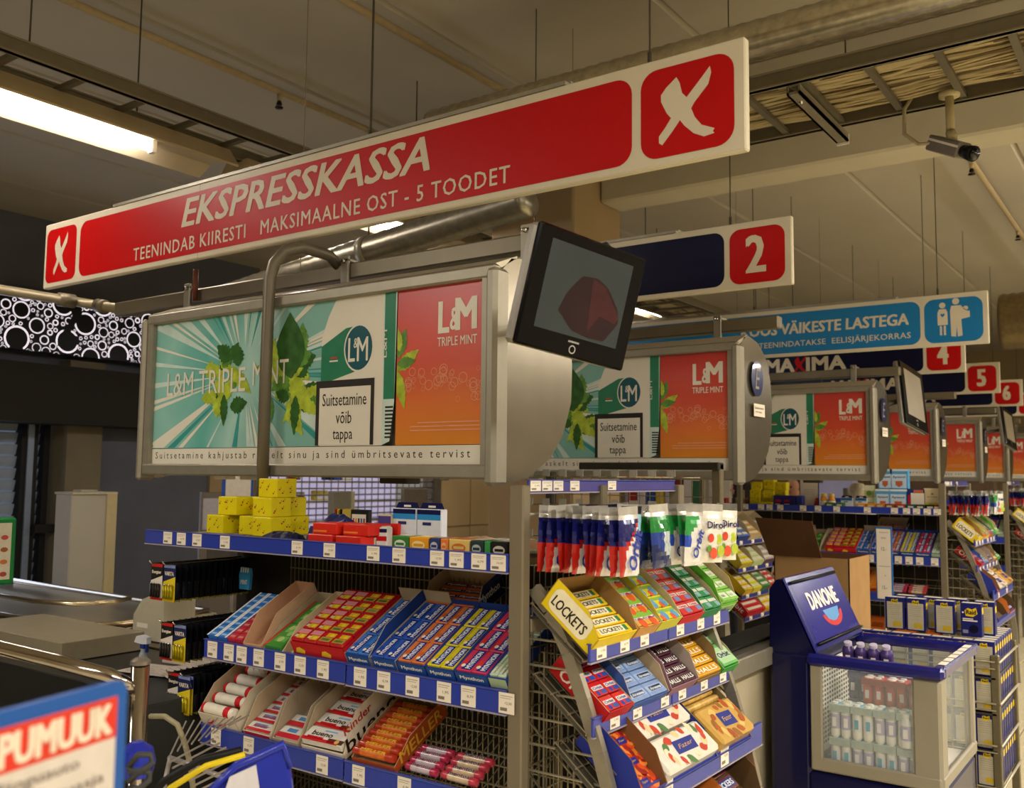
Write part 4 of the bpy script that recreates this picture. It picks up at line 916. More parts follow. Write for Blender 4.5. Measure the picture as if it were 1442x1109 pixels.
# row of condom-size boxes
row = [('3a7a34', 'green', 'd8e0c8'), ('e09820', 'orange yellow', 'f0d890'), ('303a68', 'slate blue', 'b8bcc8'), ('d87830', 'orange', 'f0b080'), ('d8b868', 'cream banana', 'c86830'), ('283838', 'dark teal', 'a8b0b0'), ('3a9048', 'bright green', '3a9048'), ('1c1a18', 'black', 'c8c0b0'), ('7a1c20', 'dark red', 'd8c8b0')]
XR = [XP(p, 2.0, 775) for p in (545, 569, 597, 613, 625, 655, 675, 684, 710, 722)]
for k, (c, nm, lc) in enumerate(row):
    w_ = XR[k+1]-XR[k]-.003 if k < 8 else .02
    bx('small_box', c, w_, .07, .044, XR[k], 2.02, ZT, '%s small box in the front row of the top shelf' % nm, 'box', 'small boxes along the top shelf', 0, lambda b, w, d, h: (b.disc(w*.5, h*.5, w*.34, mt(lc, .4), FY(0, 0, 0), .0006, h*.26), b.rect(w*.25, h*.42, w*.75, h*.58, mt(c, .4), FY(0, 0, 0), .0009), b.rect(w*.1, d*.2, w*.9, d*.8, mt(lc, .4), TR((0, 0, h)), .0006)))
for k in range(4):
    b = lump(.14, .12, .022, ('c8a890', 'b8b0a8', 'c89878', 'b0a8a0')[k], 20+k, rough=.15)
    put('clear_packet', b.mesh('bag'), TR((-1.74+.0*k+.09*k, 2.13+.03*(k % 2), ZT+.02)), 'shiny clear sweets packet behind the small boxes, %s from left' % ORD[k], 'packet', 'clear packets on the top shelf')

# ------------------------------------------------------------------ goods of the end rack
SEC[0] = 'end'
YP = lambda px, X=-1.22, py=920: at(px, py, X=X).y
def ecar(y0, y1, x, z, d, h, hf, *a, label='', ang=A40, **k):
    me, kids = carton(y1-y0, d, h, hf, *a, **k); M = EC(y0, x, z, ang); put('display_carton', me, M, label, 'carton', None, kids); return M
x, z = -1.222, 1.163
y0, y1 = 2.045, YP(884, py=905)
M = ecar(y0, y1, x, z, .18, .085, .05, 'e4c81c', 'a07c48', label='yellow LOCKETS carton at the front of the top tray', side='l', sbox='efe6c4', stext=[('LOCKETS', .12, .28, .66, .34, '2a241c')], fr_='e4c81c')
lp = plain_pack(y1-y0-.03, .03, .026, 'e4c020', stripe=[(.1, .15, .8, .85, 'efe6c4'), (.8, .2, .9, .8, '2c7c50')], text='LOCKETS', tc='2a241c', tb=(.15, .28, .6, .45), gloss=.3)
fill(M, lp, y1-y0-.03, .03, 1, 5, 'yellow cough sweets pack', 'sweets pack', 'yellow cough sweets packs', 'sweets_pack', x0=.015, z=.022, jit=.002, y0=.006)
def ecfill(pa, pb, x, z, d, h, hf, out, me_args, nx, ny, pd, desc, label, inn='b09a78', lift=.006, py=900, **k):
    X_ = x; a, b_ = YP(pa, X_, py), YP(pb, X_, py)
    M = ecar(a, b_, x, z, d, h, hf, out, inn, label=label, **k)
    w = (b_-a-.006)/nx-.001
    fill(M, plain_pack(w, pd-.001, **me_args), w, pd-.001, nx, ny, desc, 'sweets pack', desc+'s', 'sweets_pack', x0=.003, z=lift, jit=.0006)
ecfill(885, 916, x, z, .19, .06, .055, 'd89a40', dict(h=.05, c='e0a848', stripe=[(.0, .6, 1, 1, '7cb840'), (.05, .38, .95, .6, 'e8e4dc')], blob=[(.5, .2, .3, 'd85828')], text='Dirol', tc='3c3080', tb=(.1, .40, .8, .16)), 2, 4, .045, 'orange and green gum box', 'carton of orange and green gum boxes', fr_='cc9a54')
ecfill(917, 946, x, z, .19, .075, .055, 'c8c440', dict(h=.05, c='e0d830', stripe=[(.0, .55, 1, .8, '8cb848')], blob=[(.6, .3, .28, '5c9cc8'), (.3, .15, .2, 'e86030')]), 2, 4, .045, 'yellow gum box with blue print', 'carton of yellow gum boxes', inn='c0b088')
ecfill(948, 979, x, z, .19, .06, .05, 'c02828', dict(h=.05, c='c83034', stripe=[(.05, .5, .95, .75, 'e4d4cc'), (.5, .08, .95, .45, '7888b8')], text='Orbit', tc='b02020', tb=(.15, .53, .7, .18)), 2, 4, .046, 'red gum box with pale band', 'red carton of red gum boxes')
ecfill(980, 1004, x, z, .19, .07, .05, '2f7c4c', dict(h=.05, c='3c8c58', stripe=[(.05, .5, .95, .75, 'd4dccc'), (.5, .08, .95, .45, '88b0b8')]), 2, 4, .046, 'green gum box with pale band', 'green carton of green gum boxes', inn='b0a080')
ecfill(1005, 1028, x, z+.008, .20, .085, .045, '5cb030', dict(h=.03, c='88c85c', stripe=[(.1, .2, .9, .7, 'e0e8d0'), (.2, .3, .6, .5, '50a038')]), 2, 4, .046, 'light green throat sweets pack', 'bright green HALLS carton at the rear end of the top tray', lift=.03, ftext='HALLS', ftc='2c3c80', fr_='a8cc78')
x, z = -1.21, .985
ecfill(843, 879, x, z, .19, .05, .05, 'b41c20', dict(h=.045, c='c42024', stripe=[(.1, .4, .9, .68, 'e0d8d0'), (.55, .08, .95, .35, '2c50a0')], text='Orbit', tc='28409c', tb=(.15, .44, .7, .2), blob=[(.3, .2, .12, '28409c')]), 2, 4, .045, 'red gum packet with blue dot', 'red carton of gum on the middle tray', py=980, side='l', stext=[('Orbit', .15, .2, .6, .6, 'e8dcd0')])
ecfill(880, 931, x, z, .19, .075, .04, '34549c', dict(h=.03, c='7c98c8', stripe=[(.05, .25, .95, .7, '98b0d8'), (.2, .3, .85, .62, '28407c')], text='Airwaves', tc='dce4f0', tb=(.22, .34, .6, .22)), 2, 4, .045, 'pale blue gum packet', 'blue carton of pale blue gum packets', py=970, lift=.012, side='l', stext=[('AIRWAVES', .15, .25, .7, .4, '101c48')])
ecfill(933, 972, x, z, .19, .08, .045, '8c6878', dict(h=.03, c='54283c', stripe=[(.02, .15, .98, .75, '3a2c34')], text='HALLS', tc='e8e4e0', tb=(.1, .25, .8, .42)), 2, 5, .034, 'purple black throat sweets pack', 'grey purple carton of dark throat sweets', py=960, lift=.014, inn='a09088')
ecfill(974, 1007, x, z, .19, .075, .03, '7c6844', dict(h=.03, c='d8a020', stripe=[(.02, .15, .98, .75, 'd09418')], text='HALLS', tc='f0ead8', tb=(.1, .22, .8, .5)), 1, 5, .034, 'yellow throat sweets pack', 'brown carton of yellow throat sweets', py=950, lift=.012, inn='7c6844')
ecfill(1009, 1031, x, z, .19, .05, .04, '3c9c38', dict(h=.04, c='68b868', stripe=[(.05, .1, .95, .8, 'a8d4a0'), (.1, .3, .85, .62, 'e0ecd8')], text='Orbit', tc='1c3c50', tb=(.14, .34, .7, .24)), 1, 2, .085, 'light green gum packet', 'green carton of gum at the rear of the middle tray', py=940)
x, z = -1.118, .805
def choc(w, d, h, c, bd, seed):
    b = lump(w, d, h*.25, c, seed, 8, 6, .35); vs = [(v.x, v.y, v.z+h*.75 if i < 63 else 0) for i, v in enumerate(b.v)]
    b2 = MB(); b2.bev((.003, .003, 0), (w-.003, d-.003, h*.9), mt(c, .35, 0, .05, 40, coat=.3), .008)
    r = random.Random(seed)
    b2.poly([(w*.33, d*.34), (w*.68, d*.30), (w*.72, d*.66), (w*.36, d*.70)], mt('1c2c84', .3, 0, .03, coat=.3), None, h*.9+.0008)
    b2.text('Fazer', w*.4, d*.45, w*.26, d*.12, mt('c8a050', .4), None, h*.9+.0012, .0, .3)
    for k in range(16):
        cc = bd[k % len(bd)]; a = 6.28*k/16; px, py_ = .52+.34*math.cos(a)+.04*r.random(), .5+.36*math.sin(a)*.8; s_ = .016+.008*r.random()
        b2.poly(leaf_shape(w*px, d*py_, a+1.2, s_*1.9, s_*.55), mt(cc, .4, 0, .1, 60), None, h*.9+.0004+.00002*k)
    return b2.mesh('sweets_packet')
y0, y1, y2, y3 = 2.15, YP(924, x, 1075), YP(1002, x, 1040), YP(1050, x, 1010)
M = ecar(2.08, y1, x, z, .21, .09, .05, '28348c', '7c5430', label='blue carton of red and blue chocolate bags, lowest tray')
for k in range(3): put('chocolate_packet', choc(.11, .05, .03, 'a02c1c', ('c84820', 'd87830', '8c2018'), 30+k), M @ TR((.01+.012*k, .006+.056*k, .012+.006*k)), 'small red and blue chocolate packet, %s from front' % ORD[k], 'chocolate', 'red and blue chocolate packets')
M = ecar(y1, y2, x, z, .22, .05, .03, '2c3880', '3c4890', label='low blue carton under the white chocolate packets', lw=True)
for j in range(2): put('chocolate_packet', choc(y2-y1-.02, .105, .05, 'd8d2c4', ('b83c28', '4c7440', 'e0d0b0', 'b83c28', 'd8c090'), 40+j), M @ TR((.01, .006+.108*j, .02)), 'white hazelnut chocolate packet, '+('in front', 'behind the first')[j], 'chocolate', 'white chocolate packets')
M = ecar(y2, y3, x, z, .22, .06, .03, '2c3880', '7c6844', label='blue and brown carton of gold packets')
gm = choc(y3-y2-.012, .125, .055, 'c09848', ('a85420', 'd8b060', 'a04818', '8c5c20'), 50)
put('chocolate_packet', gm, M @ TR((.006, .006, .02)), 'gold chocolate packet with blue badge on the lowest tray', 'chocolate')
for k in range(3): put('gold_roll', candy_roll(y3-y2-.03, .012, 'c8a050', 'b08c40', None, 'ffffff'), M @ TR((.012, .135+.026*k, .03)), 'thin gold wrapped roll, %s behind the gold packet' % ORD[k], 'sweets roll', 'gold rolls')
x, z = -1.105, .62
M = ecar(2.6, 2.85, x, z, .2, .08, .03, 'd87830', '5c4428', label='brown carton with orange edge beneath the lowest blue tray')
for k in range(3): put('chocolate_bar', plain_pack(.14, .045, .025, '5c2030', stripe=[(.05, .2, .95, .8, '1c2c74')], text='SNICKERS', tc='d8dce8', tb=(.1, .3, .8, .4)), M @ TR((.02, .01+.05*k, .02)), 'blue and brown chocolate bar beneath the trays, %s row' % ORD[k], 'chocolate bar', 'bars below the trays')
M = ecar(2.1, 2.5, x, z, .2, .06, .03, '2c3880', '5c4428', label='dark carton below the lowest tray, left')

# hanging bags
def gum_bag(fn, tex=None, w=.098, h=.17, seed=1):
    r = random.Random(seed); b = MB(); nx, ny = 10, 16
    P = {}
    for j in range(ny+1):
        for i in range(nx+1):
            u, v = i/nx, j/ny; bulge = .012*(math.sin(math.pi*u)**.5)*(math.sin(math.pi*min(1, v/.84))**.6 if v < .84 else 0)
            P[i, j] = (w*u+r.uniform(-.0012, .0012), -h*(1-v)+.01, bulge*(1+.25*r.uniform(-1, 1)))
    for j in range(ny):
        for i in range(nx):
            q = [P[i, j], P[i+1, j], P[i+1, j+1], P[i, j+1]]; u, v = (i+.5)/nx, (j+.5)/ny; m = fn(u, v)
            b.add(q, [(0, 1, 2, 3)], m, None, True); b.add([(x, y, -z*.6) for x, y, z in q], [(3, 2, 1, 0)], m, None, True)
    if tex: tex(b, w, h)
    return b.mesh('gum_bag')
def G(c): return mt(c, .25, .15, .06, 40, coat=.4)
CLR = mt('c8c4bc', .25, .3, .1, 30, coat=.4)
def f_orbit(u, v):
    if v > .80: return CLR
    if v > .46 and u < .22+(v-.46)*2.2: return G('12165c')
    if u < .22+(v-.46)*2.2+.16 and v > .3 or (u < .2 and v < .46): return G('b02018')
    return G('dcd8d8')
bag1 = gum_bag(f_orbit, lambda b, w, h: b.text('Orbit', w*.58, -h*.90, h*.62, w*.42, G('2c40a8'), None, .0138, .03, 0, 1, math.pi*.38))
def f_teal(u, v):
    if v > .86: return mt('2c2840', .3, .2, .1, coat=.3)
    if v > .6: return G('88c0dc') if u > .2 else G('183050')
    if abs(v-u*.8) < .08: return G('c03030')
    return G('202c6c') if u+v > .7 else G('204c54')
bag2 = gum_bag(f_teal, lambda b, w, h: b.text('Orbit', w*.5, -h*.82, h*.42, w*.3, G('dfe4f0'), None, .0135, .03, 0, 1, math.pi*.4), seed=2)
def f_green(u, v):
    if v > .82: return CLR
    if v > .55: return G('1c7c34')
    if v > .4-u*.3: return G('b8c4c4') if u > .5 else G('203c90')
    return G('1c2a58')
bag3 = gum_bag(f_green, seed=3)
def f_wg(u, v):
    if v > .82: return CLR
    if v > .45+u*.45: return G('2c9448')
    if v > .32 and u < .25: return G('2c4cb0')
    return G('dcdcd8')
bag4 = gum_bag(f_wg, lambda b, w, h: b.text('Orbit', w*.5, -h*.84, h*.5, w*.32, G('2c40a8'), None, .0135, .03, 0, 1, math.pi*.36), seed=4)
def t_dirol(b, w, h):
    b.text('Dirol', w*.08, -h*.36, w*.84, h*.12, G('241c60'), None, .0135, .03)
    for x, y, r_, c in ((.28, .52, .13, 'c83c28'), (.66, .54, .15, 'b0c040'), (.4, .78, .17, 'd85030'), (.75, .74, .17, 'a8b838'), (.2, .7, .1, '5c8c30')): b.disc(w*x, -h*y, w*r_, mt(c, .35, 0, .15, 60, coat=.3), None, .0137, n=14)
bag5 = gum_bag(lambda u, v: CLR if v > .86 else G('e0ddd0'), t_dirol, seed=5)
series = [(bag1, 2.055, 10, .026, 'blue red and white gum bag', -1.375), (bag2, 2.16, 3, .07, 'pale blue and navy gum bag', -1.33), (bag3, 2.30, 5, .035, 'green topped gum bag', -1.32), (bag4, 2.44, 3, .03, 'white and green gum bag', -1.20), (bag5, 2.575, 2, .035, 'white fruit gum bag reading Dirol', -1.19), (bag5, 2.70, 1, .03, 'single white fruit gum bag at the rear', -1.16)]
for me, y, n, st, desc, xs in series:
    rr = random.Random(n)
    for k in range(n):
        X = xs+st*k; 
        put('gum_bag', me, fr((X, y+rr.uniform(-.006, .006), 1.515), (rr.uniform(.0, .32), 1, 0), (rr.uniform(-.08, .03), 0, 1)) @ Matrix.Rotation(rr.uniform(-.08, .04), 4, 'Z'), '%s, %s from the back' % (desc, ORD[k]) if n > 1 else desc, 'gum bag', desc+'s')
SEC[0] = ''

# batteries hung at the left end of the rack
def blister(kind):
    b = MB(); w, h = .066, .125
    a, c = ('1c1a1a', 'c42020') if kind == 'e' else ('1c2450', 'd8b81c')
    b.box((0, 0, -h), (w, .0012, 0), mt(a, .35, coat=.3)); b.rect(.002, -.012, w-.002, -.002, mt(c if kind == 'e' else '7c88b8', .35), FY(0, 0, 0), .0004)
    b.poly([(.0, -.06), (w, -.04), (w, -h+.002), (0, -h+.002)], mt('d8d0c4' if kind == 'e' else 'd8c020', .35), FY(0, 0, 0), .0004)
    b.rect(.0, -h, w, -h+.008, mt('b82420' if kind == 'e' else 'c8a818', .35), FY(0, 0, 0), .0006)
    b.text('Energizer' if kind == 'e' else 'VARTA', .006, -.038, w-.014, .014, PAPER, FY(0, 0, 0), .0008, .03)
    for k in range(4): b.tube([(.012+.014*k, -.006, -.115), (.012+.014*k, -.006, -.070)], .0055, mt('2c2824' if kind == 'e' else 'a89818', .3, .5), 8); b.tube([(.012+.014*k, -.006, -.070), (.012+.014*k, -.006, -.066)], .003, CHROME, 6)
    return b.mesh('battery_card')
bc = {'e': blister('e'), 'v': blister('v')}
bb = MB(); bb.box((0, 0, -.125), (.066, .0012, 0), mt('101014', .35, coat=.3)); bb.rect(0, -.125, .066, -.118, mt('8c8418', .5), FY(0, 0, 0), .0006); bb.box((.006, -.013, -.118), (.06, 0, -.06), mt('141416', .25, coat=.4)); back_card = bb.mesh('battery_card')
for r_, (z, xoff) in enumerate(((1.285, 0), (1.09, .07), (.93, .12))):
    hk = T('display_hook', 'chrome double display hook carrying battery cards, %s from top' % ORD[r_], 'hook', (-2.96+xoff, 2.0, z))
    part(hk, 'prong', lambda b: (b.tube([(.03, -.03, .012), (.03, -.02, .0), (.03, .36, .0)], .003, CHROME, 6), b.tube([(.105, -.03, .012), (.105, -.02, .0), (.105, .36, .0)], .003, CHROME, 6)))
    for c_, kd in ((0, 'e'), (1, 'v')):
        for k in range(1 if (r_, c_) != (2, 1) else 2):
            ob('battery_card', bc[kd], None, TR((-2.96+xoff+.072*c_, 2.0-.012*k, z)), '%s battery card at the front of the %s hook from the top' % (('red and black', 'navy and yellow')[c_]+((', front', ', behind')[k] if (r_, c_) == (2, 1) else ''), ORD[r_]), 'battery card', 'battery cards')
        for k in range(13): ob('battery_card', back_card, None, TR((-2.96+xoff+.072*c_, 2.022+.024*k, z)) @ Matrix.Rotation(.03*math.sin(k*3+c_), 4, 'Y'), '%s black battery card behind, %s hook, %s stack' % (ORD[k], ORD[r_], ('left', 'right')[c_]), 'battery card', 'battery cards')

# copies of the stock for the racks behind
def restock(sec, dM, tag, take=lambda o: True):
    for o, s_, lab, g in list(STOCK):
        if s_ != sec or not take(o): continue
        copy_thing(o, dM @ o.matrix_local, lab+tag, (g+tag) if g else None)
# ================================================================== CHECKOUTS BEHIND
lab4 = ([at(p, 725, Y=7.2).x for p in (1020, 1046, 1068, 1080, 1095, 1127, 1148, 1174, 1217, 1255, 1272, 1286, 1301, 1315)], [], [at(p, 800, Y=7.2).x for p in (1221, 1260, 1275, 1290, 1311)], [], [])
long_rack('far candy rack facing the camera behind the cardboard box', 7.2, -3.08, -1.441, full=False, split=.88, lab=lab4)
endcap('far end rack with hanging gum bags, right of the far candy rack', -1.41, 7.24, full=True)
SH = TR((-.01, 5.2, -.0))
restock('long', SH, ' on far rack')
restock('end', TR((-.01, 5.2, 0)), ' on far rack')
# right edge rack
Yr = at(1412, 700, X=-1.47).y
long_rack('farthest candy rack, mostly hidden at the right edge', Yr, -3.1, -1.47, full=False, split=.88, lab=([-1.55, -1.62, -1.75], [], [], [], []))
endcap('farthest end rack cut off by the right edge', -1.44, Yr+.04, full=True)
restock('end', TR((-.04, Yr-2.0, 0)), ' on edge rack')
restock('long', TR((-.04, Yr-2.0, 0)), ' on edge rack', lambda o: o.matrix_local.translation.x > -1.9)
# goods on the top shelf of the far rack
Yt = 7.2; Z4 = 1.383
def top4(name, c, px0, px1, h, label, cat, d=.08, dy=.03, deco=None, group=None, z=Z4, hpx=None):
    a, b_ = at(px0, 700, Y=Yt+dy).x, at(px1, 700, Y=Yt+dy).x
    return bx(name, c, b_-a-.004, d, h, a, Yt+dy, z, label, cat, group, 0, deco)
for k, (p0, p1, l, dy, tx) in enumerate(((1056, 1069, 0, .03, 'lowest left'), (1056, 1070, 1, .03, 'second left'), (1058, 1072, 2, .03, 'third left'), (1075, 1090, 1, .04, 'middle column'), (1076, 1092, 2, .05, 'middle column, third'), (1091, 1104, 1, .06, 'right column'), (1092, 1105, 2, .06, 'right column, third'), (1075, 1088, 3, .05, 'topmost'), (1092, 1105, 0, .07, 'right column, lowest'), (1075, 1090, 0, .07, 'middle column, lowest'))):
    bx('gift_box', 'e0d010', .085, .08, .062, at(p0, 700, Y=Yt+dy).x, Yt+dy, Z4+.0625*l, 'yellow dotted box, %s of the far pile' % tx, 'box', 'yellow boxes on the far rack', 0, yel_deco(k+20))
for k in range(3): top4('flat_box', 'd8c818', 1068, 1088, .010, 'flat yellow box below the far yellow pile, %s up' % ORD[k], 'box', dy=.0, z=Z4+.0105*k)
top4('tissue_box', '2a2c7c', 1089, 1120, .085, 'dark blue box with red marks right of far yellow pile', 'box', d=.1, deco=lambda b, w, d, h: (b.rect(w*.1, h*.4, w*.35, h*.6, RED, FY(0, 0, 0), .0006), b.rect(w*.5, h*.4, w*.75, h*.6, RED, FY(0, 0, 0), .0006), b.rect(w*.1, h*.1, w*.3, h*.25, PAPER, FY(0, 0, 0), .0006), b.rect(w*.5, h*.1, w*.75, h*.25, PAPER, FY(0, 0, 0), .0006)))
top4('tissue_box', '2c3884', 1121, 1130, .085, 'narrow dark blue box right of the far tissue box', 'box')
r5 = random.Random(5)
for k in range(12):
    top4('lighter', ('a02c20', '1c1c1c', '2c6c3c', 'c8a030', '7c2c4c')[k % 5], 1030+2.1*k, 1031.8+2.1*k, .05+.012*r5.random(), 'small coloured lighter, %s along the far shelf' % ORD[k], 'lighter', d=.02, group='lighters on the far rack')
top4('red_pack', 'a82424', 1013, 1022, .055, 'red and white pack at the left end of far shelf', 'pack', deco=lambda b, w, d, h: b.rect(w*.1, h*.1, w*.8, h*.5, PAPER, FY(0, 0, 0), .0006))
def jar(b):
    b.lathe([(.001, 0), (.026, 0), (.028, .01), (.028, .06), (.018, .08), (.018, .088)], mt('d8902c', .2, coat=.4), 14); b.lathe([(.021, .086), (.021, .105), (.001, .107)], mt('d8b850', .3, .4), 14)
    b.lathe([(.0285, .02), (.0285, .05)], PAPER, 14)
for k, p in enumerate((1160, 1171)):
    j = MB(); jar(j); ob('honey_jar', j.mesh('jar'), None, TR((at(p, 700, Y=7.26).x, 7.26, Z4)), '%s small orange jar on the far shelf' % ('left', 'right')[k], 'jar', 'orange jars on the far shelf')
t = T('leaflet_stand', 'white leaflet board with red heading on the far shelf', 'sign', (at(1126, 700, Y=7.3).x, 7.3, Z4))
part(t, 'board', lambda b: b.bev((0, 0, 0), (.15, .006, .25), NAVY, .002)); part(t, 'sheet', lambda b: (b.rect(.006, .006, .144, .235, PAPER, F0, .0006), b.text('KATTUVÕLGA', .03, .205, .09, .014, mt('c04030'), F0, .0012, .02), b.text('MAHTUJENI', .035, .182, .08, .014, mt('c04030'), F0, .0012, .02), [b.rect(.03, .13-.012*k, .12, .133-.012*k, mt('b0a8a0'), F0, .0012) for k in range(4)], b.poly([(.11, .01), (.144, .01), (.144, .07), (.125, .07)], mt('b04038'), F0, .0014)))
for k, p in enumerate((1184, 1204)):
    bx('blister_carton', 'dcdfe4', .085, .02, .075, at(p, 700, Y=7.28).x, 7.28, Z4, 'blue white carton with flap, %s of the far pair' % ('left', 'right')[k], 'carton', 'far cartons with flaps', 0, cartdeco)
for k in range(2): bx('tea_box', 'b8c080', .07, .05, .085, at(1217, 700, Y=7.32).x, 7.32, Z4+.087*k, '%s green and cream tea box of two stacked' % ('lower', 'upper')[k], 'box', None, 0, lambda b, w, d, h: (b.rect(0, h*.55, w, h*.95, mt('dcd8b8'), FY(0, 0, 0), .0006), b.disc(w*.5, h*.3, w*.28, mt('6c8c3c'), FY(0, 0, 0), .0008)))
def mdeco(b, w, d, h):
    b.rect(0, h*.9, w, h, mt('dce8f0'), FY(0, 0, 0), .0005); b.poly([(w*.3, h*.4), (w*.7, h*.4), (w*.7, h*.2), (w*.5, h*.08), (w*.3, h*.2)], mt('c8683c'), FY(0, 0, 0), .0009)
    b.rect(w*.08, h*.04, w*.92, h*.75, mt('c8dcec'), FY(0, 0, 0), .0006); b.text('Aptamil', w*.14, h*.52, w*.72, h*.14, mt('1c2c60'), FY(0, 0, 0), .001, .02)
for k, (p, z_, dy, tx) in enumerate(((1233, 0, .08, 'left front'), (1252, 0, .08, 'right front'), (1237, 1, .14, 'upper left'), (1254, 1, .14, 'upper right'))):
    bx('milk_carton', '58a0d0', .10 if k % 2 == 0 else .125, .06, .145, at(p, 700, Y=Yt+dy).x, Yt+dy, Z4+.147*z_, 'sky blue milk powder carton, %s of four' % tx, 'carton', 'sky blue cartons on the far shelf', 0, mdeco)
bx('juice_box', '20346c', .13, .06, .15, at(1276, 700, Y=7.28).x, 7.28, Z4, 'dark blue and red carton with white tooth picture', 'carton', None, 0, lambda b, w, d, h: (b.rect(w*.25, h*.1, w*.95, h*.8, PAPER, FY(0, 0, 0), .0006), b.rect(w*.1, h*.25, w*.22, h*.7, RED, FY(0, 0, 0), .0006), b.rect(w*.4, h*.82, w*.9, h*.95, mt('c86430'), FY(0, 0, 0), .0006)))
bx('tea_box', 'd8c8a0', .115, .05, .155, at(1301, 700, Y=7.28).x, 7.28, Z4, 'cream and yellow green carton at the shelf end', 'carton', None, 0, lambda b, w, d, h: (b.rect(w*.1, h*.05, w*.95, h*.35, mt('c8b848'), FY(0, 0, 0), .0006), b.disc(w*.4, h*.2, w*.15, mt('90b040'), FY(0, 0, 0), .0009), b.poly([(w*.4, h*.72), (w*.6, h*.72), (w*.5, h*.8)], mt('5c6830'), FY(0, 0, 0), .0009), b.text('EUTHERA', w*.2, h*.58, w*.6, h*.05, INK, FY(0, 0, 0), .001)))
SEC[0] = ''
fr4 = [(1206, 'd89020'), (1220, 'd89020'), (1233, 'c88028'), (1246, '8c3c20'), (1262, 'a8401c'), (1276, '24504c'), (1289, '2c3c2c'), (1303, '1c1c18'), (1162, '2c6c38'), (1176, '2c6c38'), (1313, '7c1c1c')]
for k, (p, c) in enumerate(sorted(fr4)): bx('small_box', c, .062, .05, .04, at(p, 715, Y=7.215).x, 7.215, Z4, 'small box in front row of far top shelf, %s from left' % ORD[k], 'box', 'small boxes along the far shelf', 0, lambda b, w, d, h: b.rect(w*.2, h*.35, w*.8, h*.7, mt('d8c8a0'), FY(0, 0, 0), .0006))
# second far rack shelf backings: bakery-brown packs low down
for k in range(5):
    x = -2.35+.2*k
    me = plain_pack(.14, .2, .05, 'a8481c', stripe=[(.1, .1, .9, .9, 'c86428'), (.2, .3, .8, .6, '7c2c14')])
    put('orange_pack', me, LR(x-.01, y=7.21, z=.55 if k > 6 else .46), 'orange brown snack pack low on the far rack, %s from left' % ORD[k], 'snack pack', 'orange snack packs low on the far rack')
# blue price board in front of the far rack
M = fr(at(1236, 842, Y=6.3), (1, 0, 0), (-.03, 0, 1))
t = T('price_board', 'narrow white price board with blue frame before the far rack', 'sign', M)
part(t, 'frame', lambda b: b.bev((-.006, -.006, -.008), (.096, .446, .0), mt('2c64a8', .4), .003))
part(t, 'sheet', lambda b: (b.rect(0, 0, .086, .436, PAPER, None, .0006), b.text('12.-', .03, .30, .03, .022, INK), b.text('15.-', .03, .06, .03, .022, INK), b.text('Huppmits', .02, .41, .05, .008, INK), b.text('Edam', .03, .375, .028, .010, INK), b.text('tk', .045, .14, .01, .01, INK), b.rect(.01, .2, .08, .204, mt('a0a0a0'), None, .001)))
part(t, 'stem', lambda b: b.tube([(.043, -.0, -.01), (.043, -.85, -.01)], .006, ALU, 6))

# rear small end rack between the nearest end rack and cardboard box
def tray_rack(label, X0, Y0, W, zs, x0):
    M = TR((X0, Y0, 0)) @ Matrix(((0, -1, 0, 0), (1, 0, 0, 0), (0, 0, 1, 0), (0, 0, 0, 1)))
    t = T('tray_rack', label, 'rack', M)
    for x in (-.02, W): part(t, 'post', lambda b: b.bev((x, -.0, 0), (x+.035, .035, 1.64), mt('6f6650', .45, .3, .04, 6), .004))
    for i, z in enumerate(zs):
        y = -.20-.02*i
        rail(t, TR((0, y, z)), W, .045, [W*.12, W*.45, W*.78], mt('30387c', .35))
        wire_tray(t, fr((0, y+.01, z+.012), (1, 0, 0), (0, math.cos(A40), math.sin(A40))), W, .24, 12, comb=False)
        for x in (0, W): part(t, 'side_wire', lambda b: b.tube([(x, y, z), (x, y+.22, z+.18), (x, 0, z-.1)], .004, WIRE, 5))
    return t
Ya = 5.9; Xr = at(1036, 759, Y=Ya).x
ZR = [at(p, q, Y=Ya).z-.04 for p, q in ((1036, 759), (1040, 797), (1049, 835), (1052, 866))]
tray_rack('middle tray rack of throat sweets behind the nearest end rack', Xr-.2, Ya-.02, .62, ZR, 0)
cols = [[('24387c', '5c78b0', 'HALLS', 2, 1), ('b0a080', 'c89c58', '', 1, 1), ('b8b0a0', '8c8478', '', 2, 1)], [('b0a030', 'd8c838', '', 2, 1), ('b0c088', 'c0cc98', '', 2, 1), ('5c4450', 'b8a8a8', '', 1, 1)], [('c8a820', 'd8b828', '', 2, 0), ('c8c030', 'd8d848', '', 2, 0), ('2c6c38', '5c9458', '', 1, 0), ('a82828', 'c84040', '', 2, 0)], [('b01c24', 'c8303c', 'Orbit', 1, 0), ('c89818', 'e0c040', '', 2, 0)]]
for i, row_ in enumerate(cols):
    w_ = .62/len(row_)
    for j, (c, c2, tx, n, hi) in enumerate(row_):
        X_ = Xr-.0+.02*i
        me, kids = carton(w_-.006, .2, .08 if hi else .06, .045, c, 'a09070', stext=[(tx, .15, .25, .7, .5, 'e0e4f0')] if tx else None, side='l', fr_=c)
        M = EC(Ya-.02+w_*j, X_, ZR[i]+.02); put('display_carton', me, M, 'display carton, %s from left on %s tray, middle rack' % (ORD[j], ORD[i]), 'carton', None, kids)
        fill(M, plain_pack((w_-.014)/n-.002, .046, .04, c2, stripe=[(.1, .3, .9, .7, 'd8d4c0')]), (w_-.014)/n-.002, .046, n, 3, 'sweets pack in %s carton, %s tray' % (ORD[j], ORD[i]), 'sweets pack', 'sweets packs on the middle tray rack', 'sweets_pack', x0=.004, z=.01)

